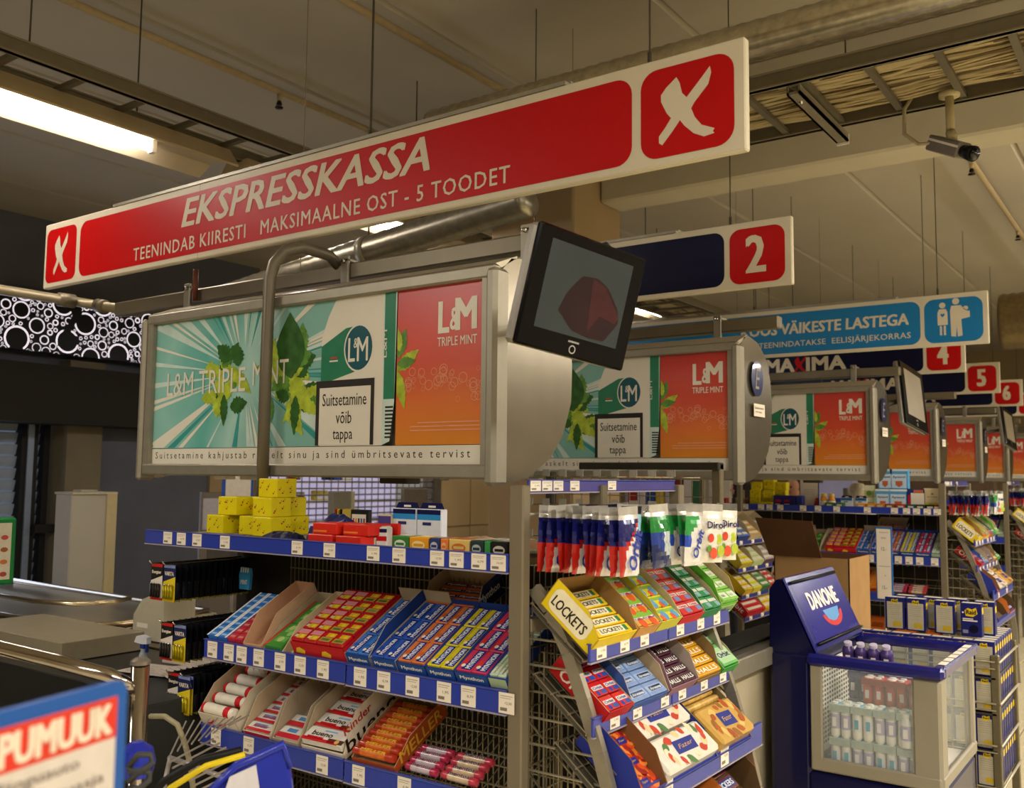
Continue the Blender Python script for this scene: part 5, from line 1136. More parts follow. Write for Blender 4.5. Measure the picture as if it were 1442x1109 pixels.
# hook display of the second checkout (behind the gum bags)
t = T('hook_rack', 'dark rack of mostly empty display hooks behind the gum bags', 'rack', (-2.34, 3.85, 0))
part(t, 'post', lambda b: b.bev((.66, 0, 0), (.70, .04, 1.66), mt('6f6650', .45, .3), .004)); part(t, 'post', lambda b: b.bev((-.2, 0, 0), (-.16, .04, 1.62), GREYD, .004))
part(t, 'top_bar', lambda b: b.bev((-.0, -.02, 1.632), (.70, .04, 1.665), mt('3c3830', .4, .4), .004))
grid(t, FY(-.16, .02, .4), .82, 1.2, 16, 14)
hk = MB(); hk.tube([(0, 0, 0), (0, -.26, .0), (0, -.275, .02)], .0035, CHROME, 5); hk.box((-.018, -.28, .0), (.018, -.277, .03), mt('b8b4a8', .2, alpha=.7)); hkm = hk.mesh('hook')
for r_, z in enumerate((1.60, 1.47, 1.33, 1.19)):
    for k in range(9): ob('hook', hkm, t, TR((-.1+.088*k, .0, z)))
part(t, 'lower_bar', lambda b: b.bev((-.2, -.03, 1.10), (.70, .0, 1.13), ALUD, .003))
t2 = T('gum_tray', 'blue edged tray of white and red packs on the dark hook rack', 'tray', (-1.86, 3.62, 1.395)); part(t2, 'tray', lambda b: b.bev((0, 0, 0), (.20, .16, .03), mt('1c2c5c', .4), .003)); part(t2, 'lettering', lambda b: b.text('Orbit', .03, .006, .12, .018, mt('c0d0e0'), F0, .001, .03))
for k in range(3): ob('gum_packet', plain_pack(.05, .09, .02, 'dcd6cc', stripe=[(.2, .2, .8, .8, 'c83434')]), None, TR((-1.85+.06*k, 3.64, 1.427)), 'white and red gum packet, %s in the blue edged tray' % ORD[k], 'gum packet', 'gum packets in the tray')
for k in range(5):
    b = lump(.12, .05, .16, ('2c5c4c', '3c3028', '4c4c50', '24404c', '5c2c28')[k], 60+k, rough=.3); put('hanging_bag', b.mesh('bag'), TR((-2.42+.15*k, 3.72, 1.17)), 'dim snack bag on the dark hook rack, %s from left' % ORD[k], 'bag', 'dim bags on the dark hook rack')

# checkout counter of lane two
t = T('checkout_counter', 'dark checkout counter with beige side between end rack and yogurt fridge', 'counter', (-2.86, 3.35, 0))
part(t, 'cabinet', lambda b: b.bev((1.25, .05, .05), (1.40, 1.0, .84), mt('b8ae94', .5, 0, .04, 4), .01)); part(t, 'plinth', lambda b: b.box((1.25, .08, 0), (1.37, .96, .05), BLACK))
part(t, 'worktop', lambda b: b.bev((1.23, -.0, .84), (1.45, 1.05, .93), mt('57524a', .35, .4, .06, 10), .012)); part(t, 'conveyor_belt', lambda b: b.bev((1.25, .12, .93), (1.40, .9, .94), mt('18181a', .5), .004))
part(t, 'edge_trim', lambda b: b.bev((1.445, -.0, .85), (1.46, 1.05, .92), ALU, .004))

# cardboard box behind the fridge
Yb = 5.25
xl, xr = at(1090, 800, Y=Yb).x, at(1197, 850, Y=Yb).x
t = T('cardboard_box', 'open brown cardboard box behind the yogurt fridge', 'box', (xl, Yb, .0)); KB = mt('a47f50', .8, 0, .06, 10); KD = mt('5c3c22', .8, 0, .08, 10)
w_ = xr-xl
part(t, 'side', lambda b: (b.box((0, 0, .5), (w_, .006, 1.17), KB), b.rect(w_*.62, 1.0, w_*.74, 1.06, mt('8c6c40', .8), F0, .001)))
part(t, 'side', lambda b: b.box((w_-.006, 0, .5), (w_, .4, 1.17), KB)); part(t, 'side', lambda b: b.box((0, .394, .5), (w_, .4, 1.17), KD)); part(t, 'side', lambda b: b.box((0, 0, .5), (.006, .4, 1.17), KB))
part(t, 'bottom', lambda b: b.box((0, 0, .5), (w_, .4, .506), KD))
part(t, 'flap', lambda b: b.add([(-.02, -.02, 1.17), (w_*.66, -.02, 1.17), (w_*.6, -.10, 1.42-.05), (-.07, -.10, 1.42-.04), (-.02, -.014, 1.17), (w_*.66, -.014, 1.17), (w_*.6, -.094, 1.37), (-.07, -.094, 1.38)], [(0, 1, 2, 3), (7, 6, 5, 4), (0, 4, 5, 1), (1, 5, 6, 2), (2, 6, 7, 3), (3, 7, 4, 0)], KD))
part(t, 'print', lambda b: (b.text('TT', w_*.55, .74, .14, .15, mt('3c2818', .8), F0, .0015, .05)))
bx('pallet_stack', 'a48050', w_, .4, .5, xl, Yb, 0, 'brown carton standing beneath the open cardboard box', 'box')

# ================================================================== YOGURT FRIDGE
FB = mt('0d0f3c', .3, 0, .05, 6, coat=.3); RB = mt('15186c', .25, 0, .04, 6, coat=.4); FG = mt('928b79', .4, 0, .03, 6)
xR = at(1322, 946, Z=.9).x; yF = at(1322, 946, Z=.9).y; xL = at(1140, 925, Y=yF).x; DP = .66
t = T('yogurt_fridge', 'dark blue glass sided yogurt fridge with slanted header panel', 'fridge', (0, 0, 0)); X0, X1, Yf0, Y1_ = xL-.0, xR, yF, yF+DP
HX = at(1083, 900, Y=yF).x
part(t, 'base_cabinet', lambda b: (b.bev((X0-.02, Yf0-.0, .05), (X1, Y1_, .468), FB, .02)))
part(t, 'side_cabinet', lambda b: b.bev((HX, Yf0-.0, .05), (X0, Y1_, .91), FB, .015))
part(t, 'rim', lambda b: (b.bev((X0-.01, Yf0-.02, .87), (X1+.02, Yf0+.025, .915), RB, .012), b.bev((X0-.01, Y1_-.025, .87), (X1+.02, Y1_+.02, .915), RB, .012), b.bev((X1-.024, Yf0+.02, .871), (X1+.0195, Y1_+.019, .914), RB, .006)))
part(t, 'corner_post', lambda b: (b.bev((X1-.10, Yf0+.0, .46), (X1+.005, Yf0+.03, .87), FG, .012), b.bev((X1-.03, Yf0+.012, .461), (X1+.0045, Yf0+.10, .869), FG, .004)))
part(t, 'corner_post', lambda b: b.bev((X1-.03, Y1_-.06, .46), (X1+.005, Y1_, .87), FG, .01))
part(t, 'window_frame', lambda b: (b.bev((X0-.0, Yf0-.004, .47), (X1, Yf0+.02, .52), FG, .006), b.bev((X0+.001, Yf0-.003, .50), (X0+.045, Yf0+.019, .87), FG, .004), b.bev((X1-.01, Yf0+.01, .471), (X1+.008, Y1_, .52), FG, .006)))
GL = mt('d8e4e0', .03, 0, 0, alpha=.14, coat=.5)
part(t, 'glass_pane', lambda b: b.box((X0+.04, Yf0+.006, .51), (X1-.09, Yf0+.010, .875), GL))
part(t, 'glass_pane', lambda b: b.box((X1-.014, Yf0+.09, .51), (X1-.010, Y1_-.05, .875), GL))
part(t, 'glass_pane', lambda b: b.box((X0+.04, Y1_-.012, .51), (X1-.02, Y1_-.008, .875), GL))
def grill(b):
    b.box((X0+.005, Yf0+.05, .52), (X0+.02, Y1_-.03, .86), WHITE)
    for i in range(16):
        for j in range(17): b.rect(.08+.032*i, .03+.018*j, .10+.032*i, .040+.018*j, GREYD, FX(X0+.0205, Yf0, .52), .0005)
part(t, 'air_grill', grill)
part(t, 'inner_floor', lambda b: b.box((X0+.02, Yf0+.02, .50), (X1-.02, Y1_-.02, .512), WHITE) if False else b.box((X0+.02, Yf0+.02, .469), (X1-.02, Y1_-.02, .474), WHITE))
# header wedge leaning back
hd = [(X0+.02, .905), (HX, .905), (HX+.0, 1.15), (HX+.03, 1.19), (HX+.05, 1.19)]
part(t, 'header', lambda b: b.prism([(x, z) for x, z in hd], DP*.98, FB, fr((0, Y1_-.005, 0), (1, 0, 0), (0, 0, 1))))
HM = fr((X0+.02, Yf0+.01, .912), (0, 1, 0), (HX+.05-X0-.02, 0, 1.19-.905)); HL = math.hypot(HX+.03-X0, .285); HW = DP*.97
part(t, 'header_frame', lambda b: (b.bev((-.005, 0, .0), (HW, HL, .012), RB, .008, HM)))
dn = part(t, 'header_panel', lambda b: b.rect(.035, .03, HW-.035, HL-.03, mt('2c2c88', .2, 0, .1, 5, coat=.5), HM, .0125, .01))
part(t, 'header_bar', lambda b: (b.tube([(.03, .028, .018), (HW-.03, .028, .018)], .007, BLACK, 8, HM), b.tube([(.03, HL-.03, .018), (HW-.03, HL-.03, .018)], .007, BLACK, 8, HM)))
part(t, 'lettering', lambda b: b.text('DANONE', HW*.22, HL*.50, HW*.58, HL*.24, WHITE, HM, .0135, .045))
part(t, 'emblem', lambda b: (b.poly([(HW*.40, HL*.46), (HW*.72, HL*.46), (HW*.68, HL*.34), (HW*.56, HL*.27), (HW*.45, HL*.33)], mt('5c98d0', .3), HM, .0132), b.poly([(HW*.37, HL*.40)]+[(HW*(.56+.20*math.cos(a)), HL*(.42+.20*math.sin(a))) for a in [math.pi*(1.05+.09*k) for k in range(11)]]+[(HW*.76, HL*.42)]+[(HW*(.56+.15*math.cos(a)), HL*(.42+.13*math.sin(a))) for a in [math.pi*(1.95-.09*k) for k in range(11)]], mt('c42c28', .3), HM, .0134)))
part(t, 'price_strip', lambda b: [b.box((X1-.015, Yf0+.06+.09*k, .916), (X1+.012, Yf0+.13+.09*k, .918), PAPER) for k in range(6)])
part(t, 'logo', lambda b: (b.disc(.30, .3, .13, PAPER, FX(X1+.0005, Yf0, 0), .0005, .095, 28), b.disc(.30, .3, .122, mt('2c3080', .3), FX(X1+.0005, Yf0, 0), .001, .088, 28), b.text('DANONE', .20, .28, .2, .045, PAPER, FX(X1+.0005, Yf0, 0), .0015, .04)))
# bottles
def bottle_mesh(body, lab, cap, s=1.0):
    b = MB(); A = mt(body, .35, coat=.3); L_ = mt(lab, .4); K = mt(cap, .4)
    b.lathe([(.001, 0), (.017*s, 0), (.019*s, .006), (.019*s, .02), (.019*s, .058), (.018*s, .064), (.011*s, .076), (.012*s, .080), (.012*s, .088), (.001, .089)], A, 12, None, [A, A, A, L_, A, A, K, K, K, K])
    b.rect(-.007, .026, .008, .05, mt('3c98b8' if lab == 'd8d4d4' else 'e8e0e0', .4), FY(0, -.0195*s, 0), .0003)
    return b.mesh('bottle')
b_w = bottle_mesh('dedbd2', 'd8d4d4', 'e8e4dc'); b_l = bottle_mesh('d8d4d0', 'a8a0c0', 'e0dcd4'); b_r = bottle_mesh('b83a28', 'c8442c', 'e0dcd4'); b_p = bottle_mesh('4c3878', '3c2c6c', 'c0b8d0', 1.1)
def multipack(M, bm, sl, label, group, nx=2, ny=2, p=.040):
    t = T('bottle_multipack', label, 'bottles', M, group)
    for i in range(nx):
        for j in range(ny): ob('bottle', bm, t, TR((.02+p*i, .02+p*j, 0)) @ Matrix.Rotation(.2*(i-j), 4, 'Z'))
    S_ = mt(sl, .5, 0, .1, 60)
    def sleeve(b):
        W_, D_ = p*nx, p*ny
        b.box((.0, .0, .080), (W_, D_, .084), S_); b.add([(0, 0, .084), (W_, 0, .084), (W_, -.004, .066), (0, -.004, .066)], [(0, 3, 2, 1), (0, 1, 2, 3)], S_)
        b.rect(W_*.1, .01, W_*.5, D_-.01, mt('5cb0d0' if sl != 'b83030' else 'e0d8d0', .5), TR((0, 0, .0843)), .0002); b.disc(W_*.7, D_*.5, .014, mt('70a848' if sl != 'b83030' else '3c7ca8', .5), TR((0, 0, .0843)), .0004, n=12)
    part(t, 'cardboard_sleeve', sleeve)
    return t
x = X0+.06; Z15 = Matrix.Diagonal((1, 1, 1.45, 1))
for l, zz in enumerate((.475, .603)):
    for k in range(4):
        multipack(TR((x+.002+.084*k, Yf0+.03, zz)) @ Z15, (b_w, b_l)[(k+l) % 2], 'c8d4cc', 'white drinking yogurt multipack, %s from left, %s layer' % (ORD[k], ('lower', 'upper')[l]), 'white yogurt multipacks in the fridge')
for k in range(4):
    for l in range(3):
        if l == 2 and k == 0: continue
        multipack(TR((x+.01+.086*k, Yf0+.15, .475+.115*l)) @ Matrix.Diagonal((1, 1, 1.3, 1)), (b_w, b_r)[l > 0], 'b83030' if l > 1 else 'b0b878', '%s yogurt multipack in second row, %s from left, layer %s' % (('white', 'red')[l > 0], ORD[k], ('one', 'two', 'three')[l]), 'yogurt multipacks in the second row')
for k in range(4):
    for l in range(3): multipack(TR((x+.01+.086*k, Yf0+.26, .475+.115*l)) @ Matrix.Diagonal((1, 1, 1.3, 1)), b_p if k < 3 else b_r, '6c5ca0' if k < 3 else 'b83030', '%s yogurt multipack in third row, %s from left, layer %s' % (('purple', 'red')[k == 3], ORD[k], ('one', 'two', 'three')[l]), 'yogurt multipacks in the third row')
for k in range(4): ob('yogurt_bottle', b_p, None, fr((x+.02+.05*k, Yf0+.26, .835), (1, .1, 0), (0, .4, 1)) @ Matrix.Rotation(-.9, 4, 'X') @ Matrix.Diagonal((1.2, 1.2, 1.2, 1)), 'purple yogurt bottle leaning on the top of the pile, %s from left' % ORD[k], 'bottle', 'purple bottles on the pile')
ob('yogurt_bottle', b_l, None, TR((X1-.125, Yf0+.035, .603)) @ Matrix.Diagonal((1.15, 1.15, 1.4, 1)), 'single loose white bottle beside the corner post of the fridge', 'bottle')

# ================================================================== INSECTICIDE DISPLAY
Yw = 4.72
RW = mt('1c2068', .4, 0, .04)
def raid_mesh(front=False):
    b = MB(); w, d, h = .088, .055, .15
    b.bev((0, 0, 0), (w, d, h), RW, .002); Yb_ = mt('e0c018', .4)
    if front:
        b.poly([(w*.25, h*.62), (w*.2, h*.78), (w*.35, h*.86), (w*.55, h*.82), (w*.75, h*.88), (w*.82, h*.7), (w*.6, h*.6)], Yb_, F0, .0008); b.text('Raid', w*.27, h*.67, w*.48, h*.14, INK, F0, .0014, .04)
        b.disc(w*.62, h*.24, w*.22, mt('101028', .3), F0, .0008, n=18); b.rect(w*.1, h*.46, w*.8, h*.5, PAPER, F0, .0008); b.rect(w*.1, h*.52, w*.6, h*.55, PAPER, F0, .0008); b.rect(w*.1, h*.1, w*.35, h*.2, mt('8c88a0'), F0, .0008); b.disc(w*.12, h*.72, .004, PAPER, F0, .0008, n=10)
    else:
        b.rect(w*.1, h*.04, w*.9, h*.86, mt('b8b098', .5), F0, .0006); b.poly([(w*.34, h*.82), (w*.32, h*.93), (w*.45, h*.95), (w*.52, h*.92), (w*.66, h*.96), (w*.68, h*.84), (w*.5, h*.80)], Yb_, F0, .0010); b.text('Raid', w*.37, h*.85, w*.27, h*.07, INK, F0, .0014, .03)
        for k in range(6): b.rect(w*.16, h*(.76-.06*k), w*.8, h*(.765-.06*k)+.0006, mt('8c8470'), F0, .0009)
        b.rect(w*.4, h*.1, w*.82, h*.25, mt('c8a828'), F0, .0009)
    S_ = FX(w, 0, 0); b.rect(d*.15, h*.05, d*.85, h*.62, mt('3c3c60', .5), S_, .0006); b.poly([(d*.2, h*.68), (d*.15, h*.85), (d*.5, h*.9), (d*.85, h*.85), (d*.8, h*.68)], Yb_, S_, .0008)
    b.rect(.004, .004, w-.004, d-.004, mt('c8c0b0', .5), TR((0, 0, h)), .0006)
    return b.mesh('spray_carton')
rm, rf = raid_mesh(), raid_mesh(True)
XE = at(1408, 930, Y=Yw).x   # right post
t = T('wire_display', 'wire display stand stacked with insecticide cartons behind the fridge', 'display stand', (XE-.76, Yw, 0))
for x_, y_ in ((.72, 0), (.0, 0), (.72, .5), (.0, .5)): part(t, 'post', lambda b: b.bev((x_, y_, 0), (x_+.035, y_+.035, .83), mt('6f664e', .4, .4), .004))
for z_ in (.44, .62, .80, .26):
    part(t, 'wire_rail', lambda b: (b.tube([(0, -.005, z_), (.74, -.005, z_)], .005, mt('7c735a', .4, .4), 6), b.tube([(.757, .0, z_), (.757, .53, z_)], .006, mt('b8b098', .4, .4), 6), b.tube([(0, -.005, z_-.03), (.74, -.005, z_-.03)], .004, mt('7c735a', .4, .4), 6)))
part(t, 'upright_wire', lambda b: [b.tube([(.09+.094*k, -.008, .24), (.09+.094*k, -.008, .84)], .0032, mt('7c735a', .4, .4), 5) for k in range(7)])
for z_ in (.26, .42, .58, .735): part(t, 'shelf', lambda b: b.box((.03, .0, z_-.012), (.74, .53, z_-.004), GREYD))
for l, z_ in enumerate((.26, .42, .58, .735)):
    for j in range(8 if l < 3 else 8):
        for i in range(8):
            if j > 0 and i < 7: continue
            if l < 3 and i < 1: continue
            ob('spray_carton', rm, None, TR((XE-.76+.032+(.0885*i), Yw+.008+.064*j, z_)), 'blue insecticide carton, %s shelf from floor, %s from left, %s deep' % (ORD[l], ORD[i], ORD[j]), 'carton', 'insecticide cartons on the wire display')
xt = XE-.76
for k, (px, dy, ft, tx) in enumerate(((1247, .01, 0, 'front left'), (1276, .01, 0, 'second from left'), (1316, .01, 0, 'third from left'), (1353, .0, 1, 'right, turned to show its front'), (1262, .11, 0, 'rear left'), (1300, .11, 0, 'rear middle'), (1372, .10, 0, 'rear right'), (1334, .13, 0, 'rear, right of the middle'))):
    ob('spray_carton', rf if ft else rm, None, TR((at(px, 880, Y=Yw+.1+dy).x, Yw+.10+dy, .8865)), 'blue insecticide carton standing on the pile, %s' % tx, 'carton', 'insecticide cartons on top of the display')

# ================================================================== PEOPLE IN THE DISTANCE
def person(label, x, y, facing, top, trouser, hair, skin='b8866a', h=1.66, longhair=False):
    me = bpy.data.meshes.new('body'); k = h/1.7
    vs = [(0, 0, .95), (0, 0, 1.12), (0, .0, 1.32), (0, 0, 1.44), (0, .01, 1.50), (0, .02, 1.58), (.10, 0, .90), (.11, .01, .50), (.11, 0, .09), (.11, .12, .05), (-.10, 0, .90), (-.11, .01, .50), (-.11, 0, .09), (-.11, .12, .05), (.17, 0, 1.40), (.22, 0, 1.14), (.23, .10, .92), (.23, .14, .84), (-.17, 0, 1.40), (-.22, 0, 1.14), (-.23, .10, .92), (-.23, .14, .84)]
    es = [(0, 1), (1, 2), (2, 3), (3, 4), (4, 5), (0, 6), (6, 7), (7, 8), (8, 9), (0, 10), (10, 11), (11, 12), (12, 13), (3, 14), (14, 15), (15, 16), (16, 17), (3, 18), (18, 19), (19, 20), (20, 21)]
    rs = [.15, .13, .16, .12, .055, .06, .09, .06, .045, .04, .09, .06, .045, .04, .055, .045, .032, .03, .055, .045, .032, .03]
    me.from_pydata([V(v)*k for v in vs], es, []); o = bpy.data.objects.new('body', me); COL.objects.link(o)
    md = o.modifiers.new('s', 'SKIN'); md.use_smooth_shade = True; o.modifiers.new('u', 'SUBSURF').levels = 1
    for i, r in enumerate(rs): me.skin_vertices[0].data[i].radius = (r*k, r*k*.85)
    me.skin_vertices[0].data[0].use_root = True
    dg = bpy.context.evaluated_depsgraph_get(); m2 = bpy.data.meshes.new_from_object(o.evaluated_get(dg)); bpy.data.objects.remove(o)
    for m in (mt(top, .8), mt(trouser, .8), mt(skin, .5)): m2.materials.append(m)
    for p in m2.polygons:
        z = p.center.z/k; p.material_index = 2 if z > 1.46 or (z < .90 and abs(p.center.x) > .19*k) else (1 if z < .96 else 0)
    t = T('person', label, 'person', TR((x, y, 0)) @ Matrix.Rotation(facing, 4, 'Z')); ob('body', m2, t)
    def head(b):
        pr = [(.001, 1.50), (.045, 1.515), (.062, 1.55), (.073, 1.60), (.076, 1.65), (.065, 1.69), (.04, 1.715), (.001, 1.725)]
        b.lathe([(r*k, z*k) for r, z in pr], mt(skin, .5), 14, TR((0, .02, 0)) @ Matrix.Diagonal((1, 1.2, 1, 1)))
        b.add([(-.01*k, .10*k, 1.60*k), (.01*k, .10*k, 1.60*k), (0, .125*k, 1.595*k), (0, .10*k, 1.63*k)], [(0, 1, 2), (0, 2, 3), (1, 3, 2)], mt(skin, .5))
        for sx in (-1, 1): b.tube([(sx*.028*k, .104*k, 1.625*k), (sx*.028*k, .112*k, 1.625*k)], .009, mt('2a1c18', .4), 8); b.tube([(sx*.073*k, .02*k, 1.59*k), (sx*.085*k, .01*k, 1.63*k)], .012, mt(skin, .5), 8)
        b.box((-.022*k, .10*k, 1.562*k), (.022*k, .108*k, 1.57*k), mt('8c4c40', .5))
    part(t, 'head', head)
    def hr(b):
        pr = [(.074, 1.60), (.086, 1.64), (.08, 1.69), (.055, 1.728), (.001, 1.742)] if not longhair else [(.06, 1.46), (.088, 1.52), (.092, 1.62), (.084, 1.69), (.055, 1.73), (.001, 1.742)]
        b.lathe([(r*k, z*k) for r, z in pr], mt(hair, .8, 0, .2, 60), 14, TR((0, -.015, 0)) @ Matrix.Diagonal((1, 1.12, 1, 1)))
    part(t, 'hair', hr)
pA = at(1207, 690, Y=9.3); pB = at(1043, 692, Y=8.6)
person('person with curly white hair in pale clothes beyond the far shelf', pA.x, 9.3, .6, 'd8d4c8', '4c4c58', 'cfc4b0', h=1.53, longhair=True)
person('person with dark hair in black clothes behind the yellow far pile', pB.x, 8.6, 1.2, '2c2428', '24242c', '221a18', h=1.55, longhair=True)
pC = at(1120, 700, Y=9.8)
person('person in white blouse with a red scarf behind the far shelf', pC.x, 9.8, 2.8, 'dcd4c8', '2c2c38', '3c2820', h=1.58)

# background furniture seen through the gap beneath the dispensers; emit adds painted brightness
def bgbox(label, cat, name, px0, px1, py0, py1, Y, c, deep=.25, emit=0):
    a, b_ = at(px0, py1, Y=Y), at(px1, py0, Y=Y)
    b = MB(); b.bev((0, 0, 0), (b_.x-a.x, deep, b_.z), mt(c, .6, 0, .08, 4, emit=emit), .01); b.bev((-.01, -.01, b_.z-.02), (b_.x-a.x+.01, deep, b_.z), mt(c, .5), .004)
    b.build(name, None, M=TR((a.x, Y, 0)), label=label, cat=cat)
bgbox('pale pillar with red notice behind the nearest end rack', 'pillar', 'shop_pillar', 741, 760, 640, 760, 11.5, 'b8ac98')
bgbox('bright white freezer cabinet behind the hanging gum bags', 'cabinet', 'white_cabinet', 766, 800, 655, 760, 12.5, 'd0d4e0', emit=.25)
bgbox('grey cabinet behind the hanging gum bags', 'cabinet', 'grey_cabinet', 800, 860, 660, 760, 13.2, '8c8478')
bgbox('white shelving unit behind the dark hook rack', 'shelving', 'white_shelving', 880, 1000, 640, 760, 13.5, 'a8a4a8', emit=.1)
bgbox('white double column behind the far shelf, left', 'column', 'white_column', 1018, 1028, 640, 760, 10.8, 'b8b4a4', .15)
bgbox('second white column behind the far shelf', 'column', 'white_column', 1031, 1042, 640, 760, 10.9, 'c4c0b0', .15)
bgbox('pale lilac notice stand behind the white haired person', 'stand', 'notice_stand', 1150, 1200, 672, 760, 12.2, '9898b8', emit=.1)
bgbox('green and red produce case behind the fifth dispenser', 'display case', 'produce_case', 1225, 1400, 668, 760, 14.5, '6c5848')
for k in range(9):
    bgbox('blurred coloured carton on far background shelf, %s from left' % ORD[k], 'carton', 'background_carton', 884+13*k, 895+13*k, 652, 672+3*(k % 3), 13.3, ('a83028', 'd8d0c8', '2c4c8c', 'c8b040', 'b8b4b8', '803030', 'd0c8c0', '3c6c4c', 'a09890')[k], .1)

# ================================================================== LEFT SIDE: NEAREST CHECKOUT DESK
t = T('checkout_desk', 'steel and black checkout desk at the lower left', 'desk', (0, 0, 0))
part(t, 'bagging_tray', lambda b: (b.bev((-6.2, 2.45, .86), (-4.15, 3.2, .875), STEEL, .004), b.tube([(-6.2, 2.44, .885), (-4.4, 2.44, .885), (-4.2, 2.5, .885), (-4.13, 2.65, .885), (-4.13, 3.0, .885), (-4.2, 3.18, .885), (-6.2, 3.2, .885)], .014, mt('b8a484', .2, .9), 8)))
part(t, 'inner_rim', lambda b: b.tube([(-6.2, 2.62, .93), (-4.9, 2.62, .93), (-4.62, 2.7, .93), (-4.55, 2.85, .93), (-4.62, 3.0, .93), (-6.2, 3.05, .93)], .012, mt('c8b898', .18, .95), 8))
part(t, 'worktop', lambda b: b.bev((-5.2, 1.8, .80), (-3.1, 2.44, .86), mt('2a2826', .3, .2, .06, 10), .008))
part(t, 'steel_plate', lambda b: b.bev((-4.13, 2.44, .855), (-3.35, 3.1, .866), mt('6c5c40', .25, .85, .06, 10), .004))
part(t, 'cabinet', lambda b: b.bev((-5.2, 1.85, .0), (-3.14, 2.5, .80), mt('17171a', .5), .01))
part(t, 'cabinet', lambda b: b.bev((-6.2, 2.5, .0), (-3.4, 3.1, .84), mt('2a2a30', .5), .01))
bx('cash_drawer', '8a8068', .80, .36, .075, -4.38, 2.04, .862, 'flat beige metal lid on the checkout desk', 'lid')
t = T('receipt_printer', 'cream receipt printer with paper slot on the checkout desk', 'printer', at(212, 897, Z=.87)+V((-.06, -.05, 0)))
part(t, 'body', lambda b: b.prism([(0, 0), (.22, 0), (.22, .18), (.17, .21), (.06, .17), (0, .10)], .16, mt('b8b098', .45, 0, .03), fr((0, .16, 0), (1, 0, 0), (0, 0, 1)))); part(t, 'paper', lambda b: b.add([(.10, .02, .19), (.10, .14, .19), (.13, .14, .27), (.13, .02, .27)], [(0, 1, 2, 3), (3, 2, 1, 0)], PAPER))
part(t, 'label_plate', lambda b: b.rect(.03, .05, .11, .07, PAPER, F0, .001))
t = T('display_pole', 'grey customer display on a stand behind the battery cards', 'display', (-3.35, 2.7, .866))
part(t, 'stem', lambda b: b.tube([(0, 0, 0), (0, 0, .35)], .014, GREY, 8)); part(t, 'screen_box', lambda b: b.bev((-.18, -.06, .34), (.02, .05, .42), mt('4c4842', .5), .02)); part(t, 'notice', lambda b: b.bev((.05, -.01, .30), (.2, .0, .52), mt('8488c8', .5), .003))
# tall white panel pillar
pz = at(103, 860, X=-6).z
t = T('metal_pillar', 'tall cream metal pillar with small cap standing before the grey wall', 'pillar', (-6.2, 3.44, 0))
part(t, 'body', lambda b: (b.bev((0, 0, 0), (.2, .315, 1.455), mt('a39e90', .35, 0, .03, 3, coat=.3), .008), b.bev((.198, .245, 0), (.215, .32, 1.455), mt('b0a27c', .4, 0, .03), .004))); part(t, 'cap', lambda b: (b.bev((-.01, -.005, 1.445), (.21, .325, 1.462), mt('a8a290', .4), .003), b.bev((.05, .09, 1.462), (.15, .21, 1.475), mt('a8a290', .4), .003)))
for px, c, lab in ((300, '8a8078', 'pale grey notice panel standing behind the yellow boxes'),):
    a = at(282, 745, X=-7.5); b_ = at(325, 692, X=-7.5)
    b = MB(); b.bev((-7.53, a.y, 0), (-7.5, b_.y+.2, b_.z), mt('7a7268', .3, .2, .05, coat=.3), .004); b.rect(.02, b_.z-.35, .35, b_.z-.06, mt('b8b4b8', .3), FX(-7.4995, a.y, 0), .0005); b.build('notice_board', None, label=lab, cat='notice board')
t = T('poster_stand', 'white poster in blue frame behind the bent pole', 'sign', fr(at(316, 730, X=-6.0), (0, 1, 0), (0, 0, 1)))
part(t, 'frame', lambda b: b.bev((-.03, -.02, -.012), (.27, .50, 0), mt('2c50a0', .4), .006)); part(t, 'sheet', lambda b: b.rect(0, .0, .24, .47, mt('d8d0c0', .6), None, .001)); part(t, 'stem', lambda b: b.tube([(.1, -.02, -.006), (.1, -1.25, -.006)], .012, ALU, 8))
t = T('poster_stand', 'small grey framed leaflet holder right of the yellow boxes', 'sign', fr(at(468, 742, X=-4.5), (0, 1, 0), (0, 0, 1)))
part(t, 'panel', lambda b: b.bev((0, -.02, -.05), (.165, .23, 0), mt('848074', .6), .004)); part(t, 'edge', lambda b: b.bev((.165, -.02, -.05), (.20, .23, 0), mt('b8b090', .6), .004)); part(t, 'stem', lambda b: b.tube([(.09, -.02, -.02), (.09, -1.27, -.02)], .014, GREY, 8))
t = T('poster_stand', 'dim leaflet box with a row of dots behind the white cartons', 'sign', fr(at(568, 742, X=-4.2), (0, 1, 0), (0, 0, 1)))
part(t, 'panel', lambda b: (b.bev((0, 0, -.03), (.24, .25, 0), mt('7c766c', .5), .004), [b.disc(.05+.028*k, .12, .006, INK, None, .001, n=10) for k in range(6)])); part(t, 'stem', lambda b: b.tube([(.1, -.0, -.02), (.1, -1.27, -.02)], .014, GREY, 8))
# green framed board at the left edge
G0 = at(20, 822, X=-3.6); G1 = at(20, 728, X=-3.6)
t = T('menu_board', 'green framed picture menu board cut by the left edge', 'sign', fr((-3.6, G0.y-.42, G0.z), (0, 1, 0), (0, 0, 1)))
hh = G1.z-G0.z
part(t, 'frame', lambda b: b.bev((0, 0, -.02), (.42, hh, 0), mt('1f7a3c', .4), .008)); part(t, 'sheet', lambda b: b.rect(.02, .02, .40, hh-.02, mt('d0c8b4', .6), None, .001))
part(t, 'pictures', lambda b: [b.disc(.375-.07*i, .04+.045*j, .014, mt(('a84838', 'c87840', '9c5c34', 'c05048')[(i+j) % 4], .6), None, .002, .009, 10) for i in range(5) for j in range(int(hh/.045)-1)])
part(t, 'stem', lambda b: b.tube([(.21, 0, -.01), (.21, -G0.z+.0, -.01)], .015, BLACK, 8))
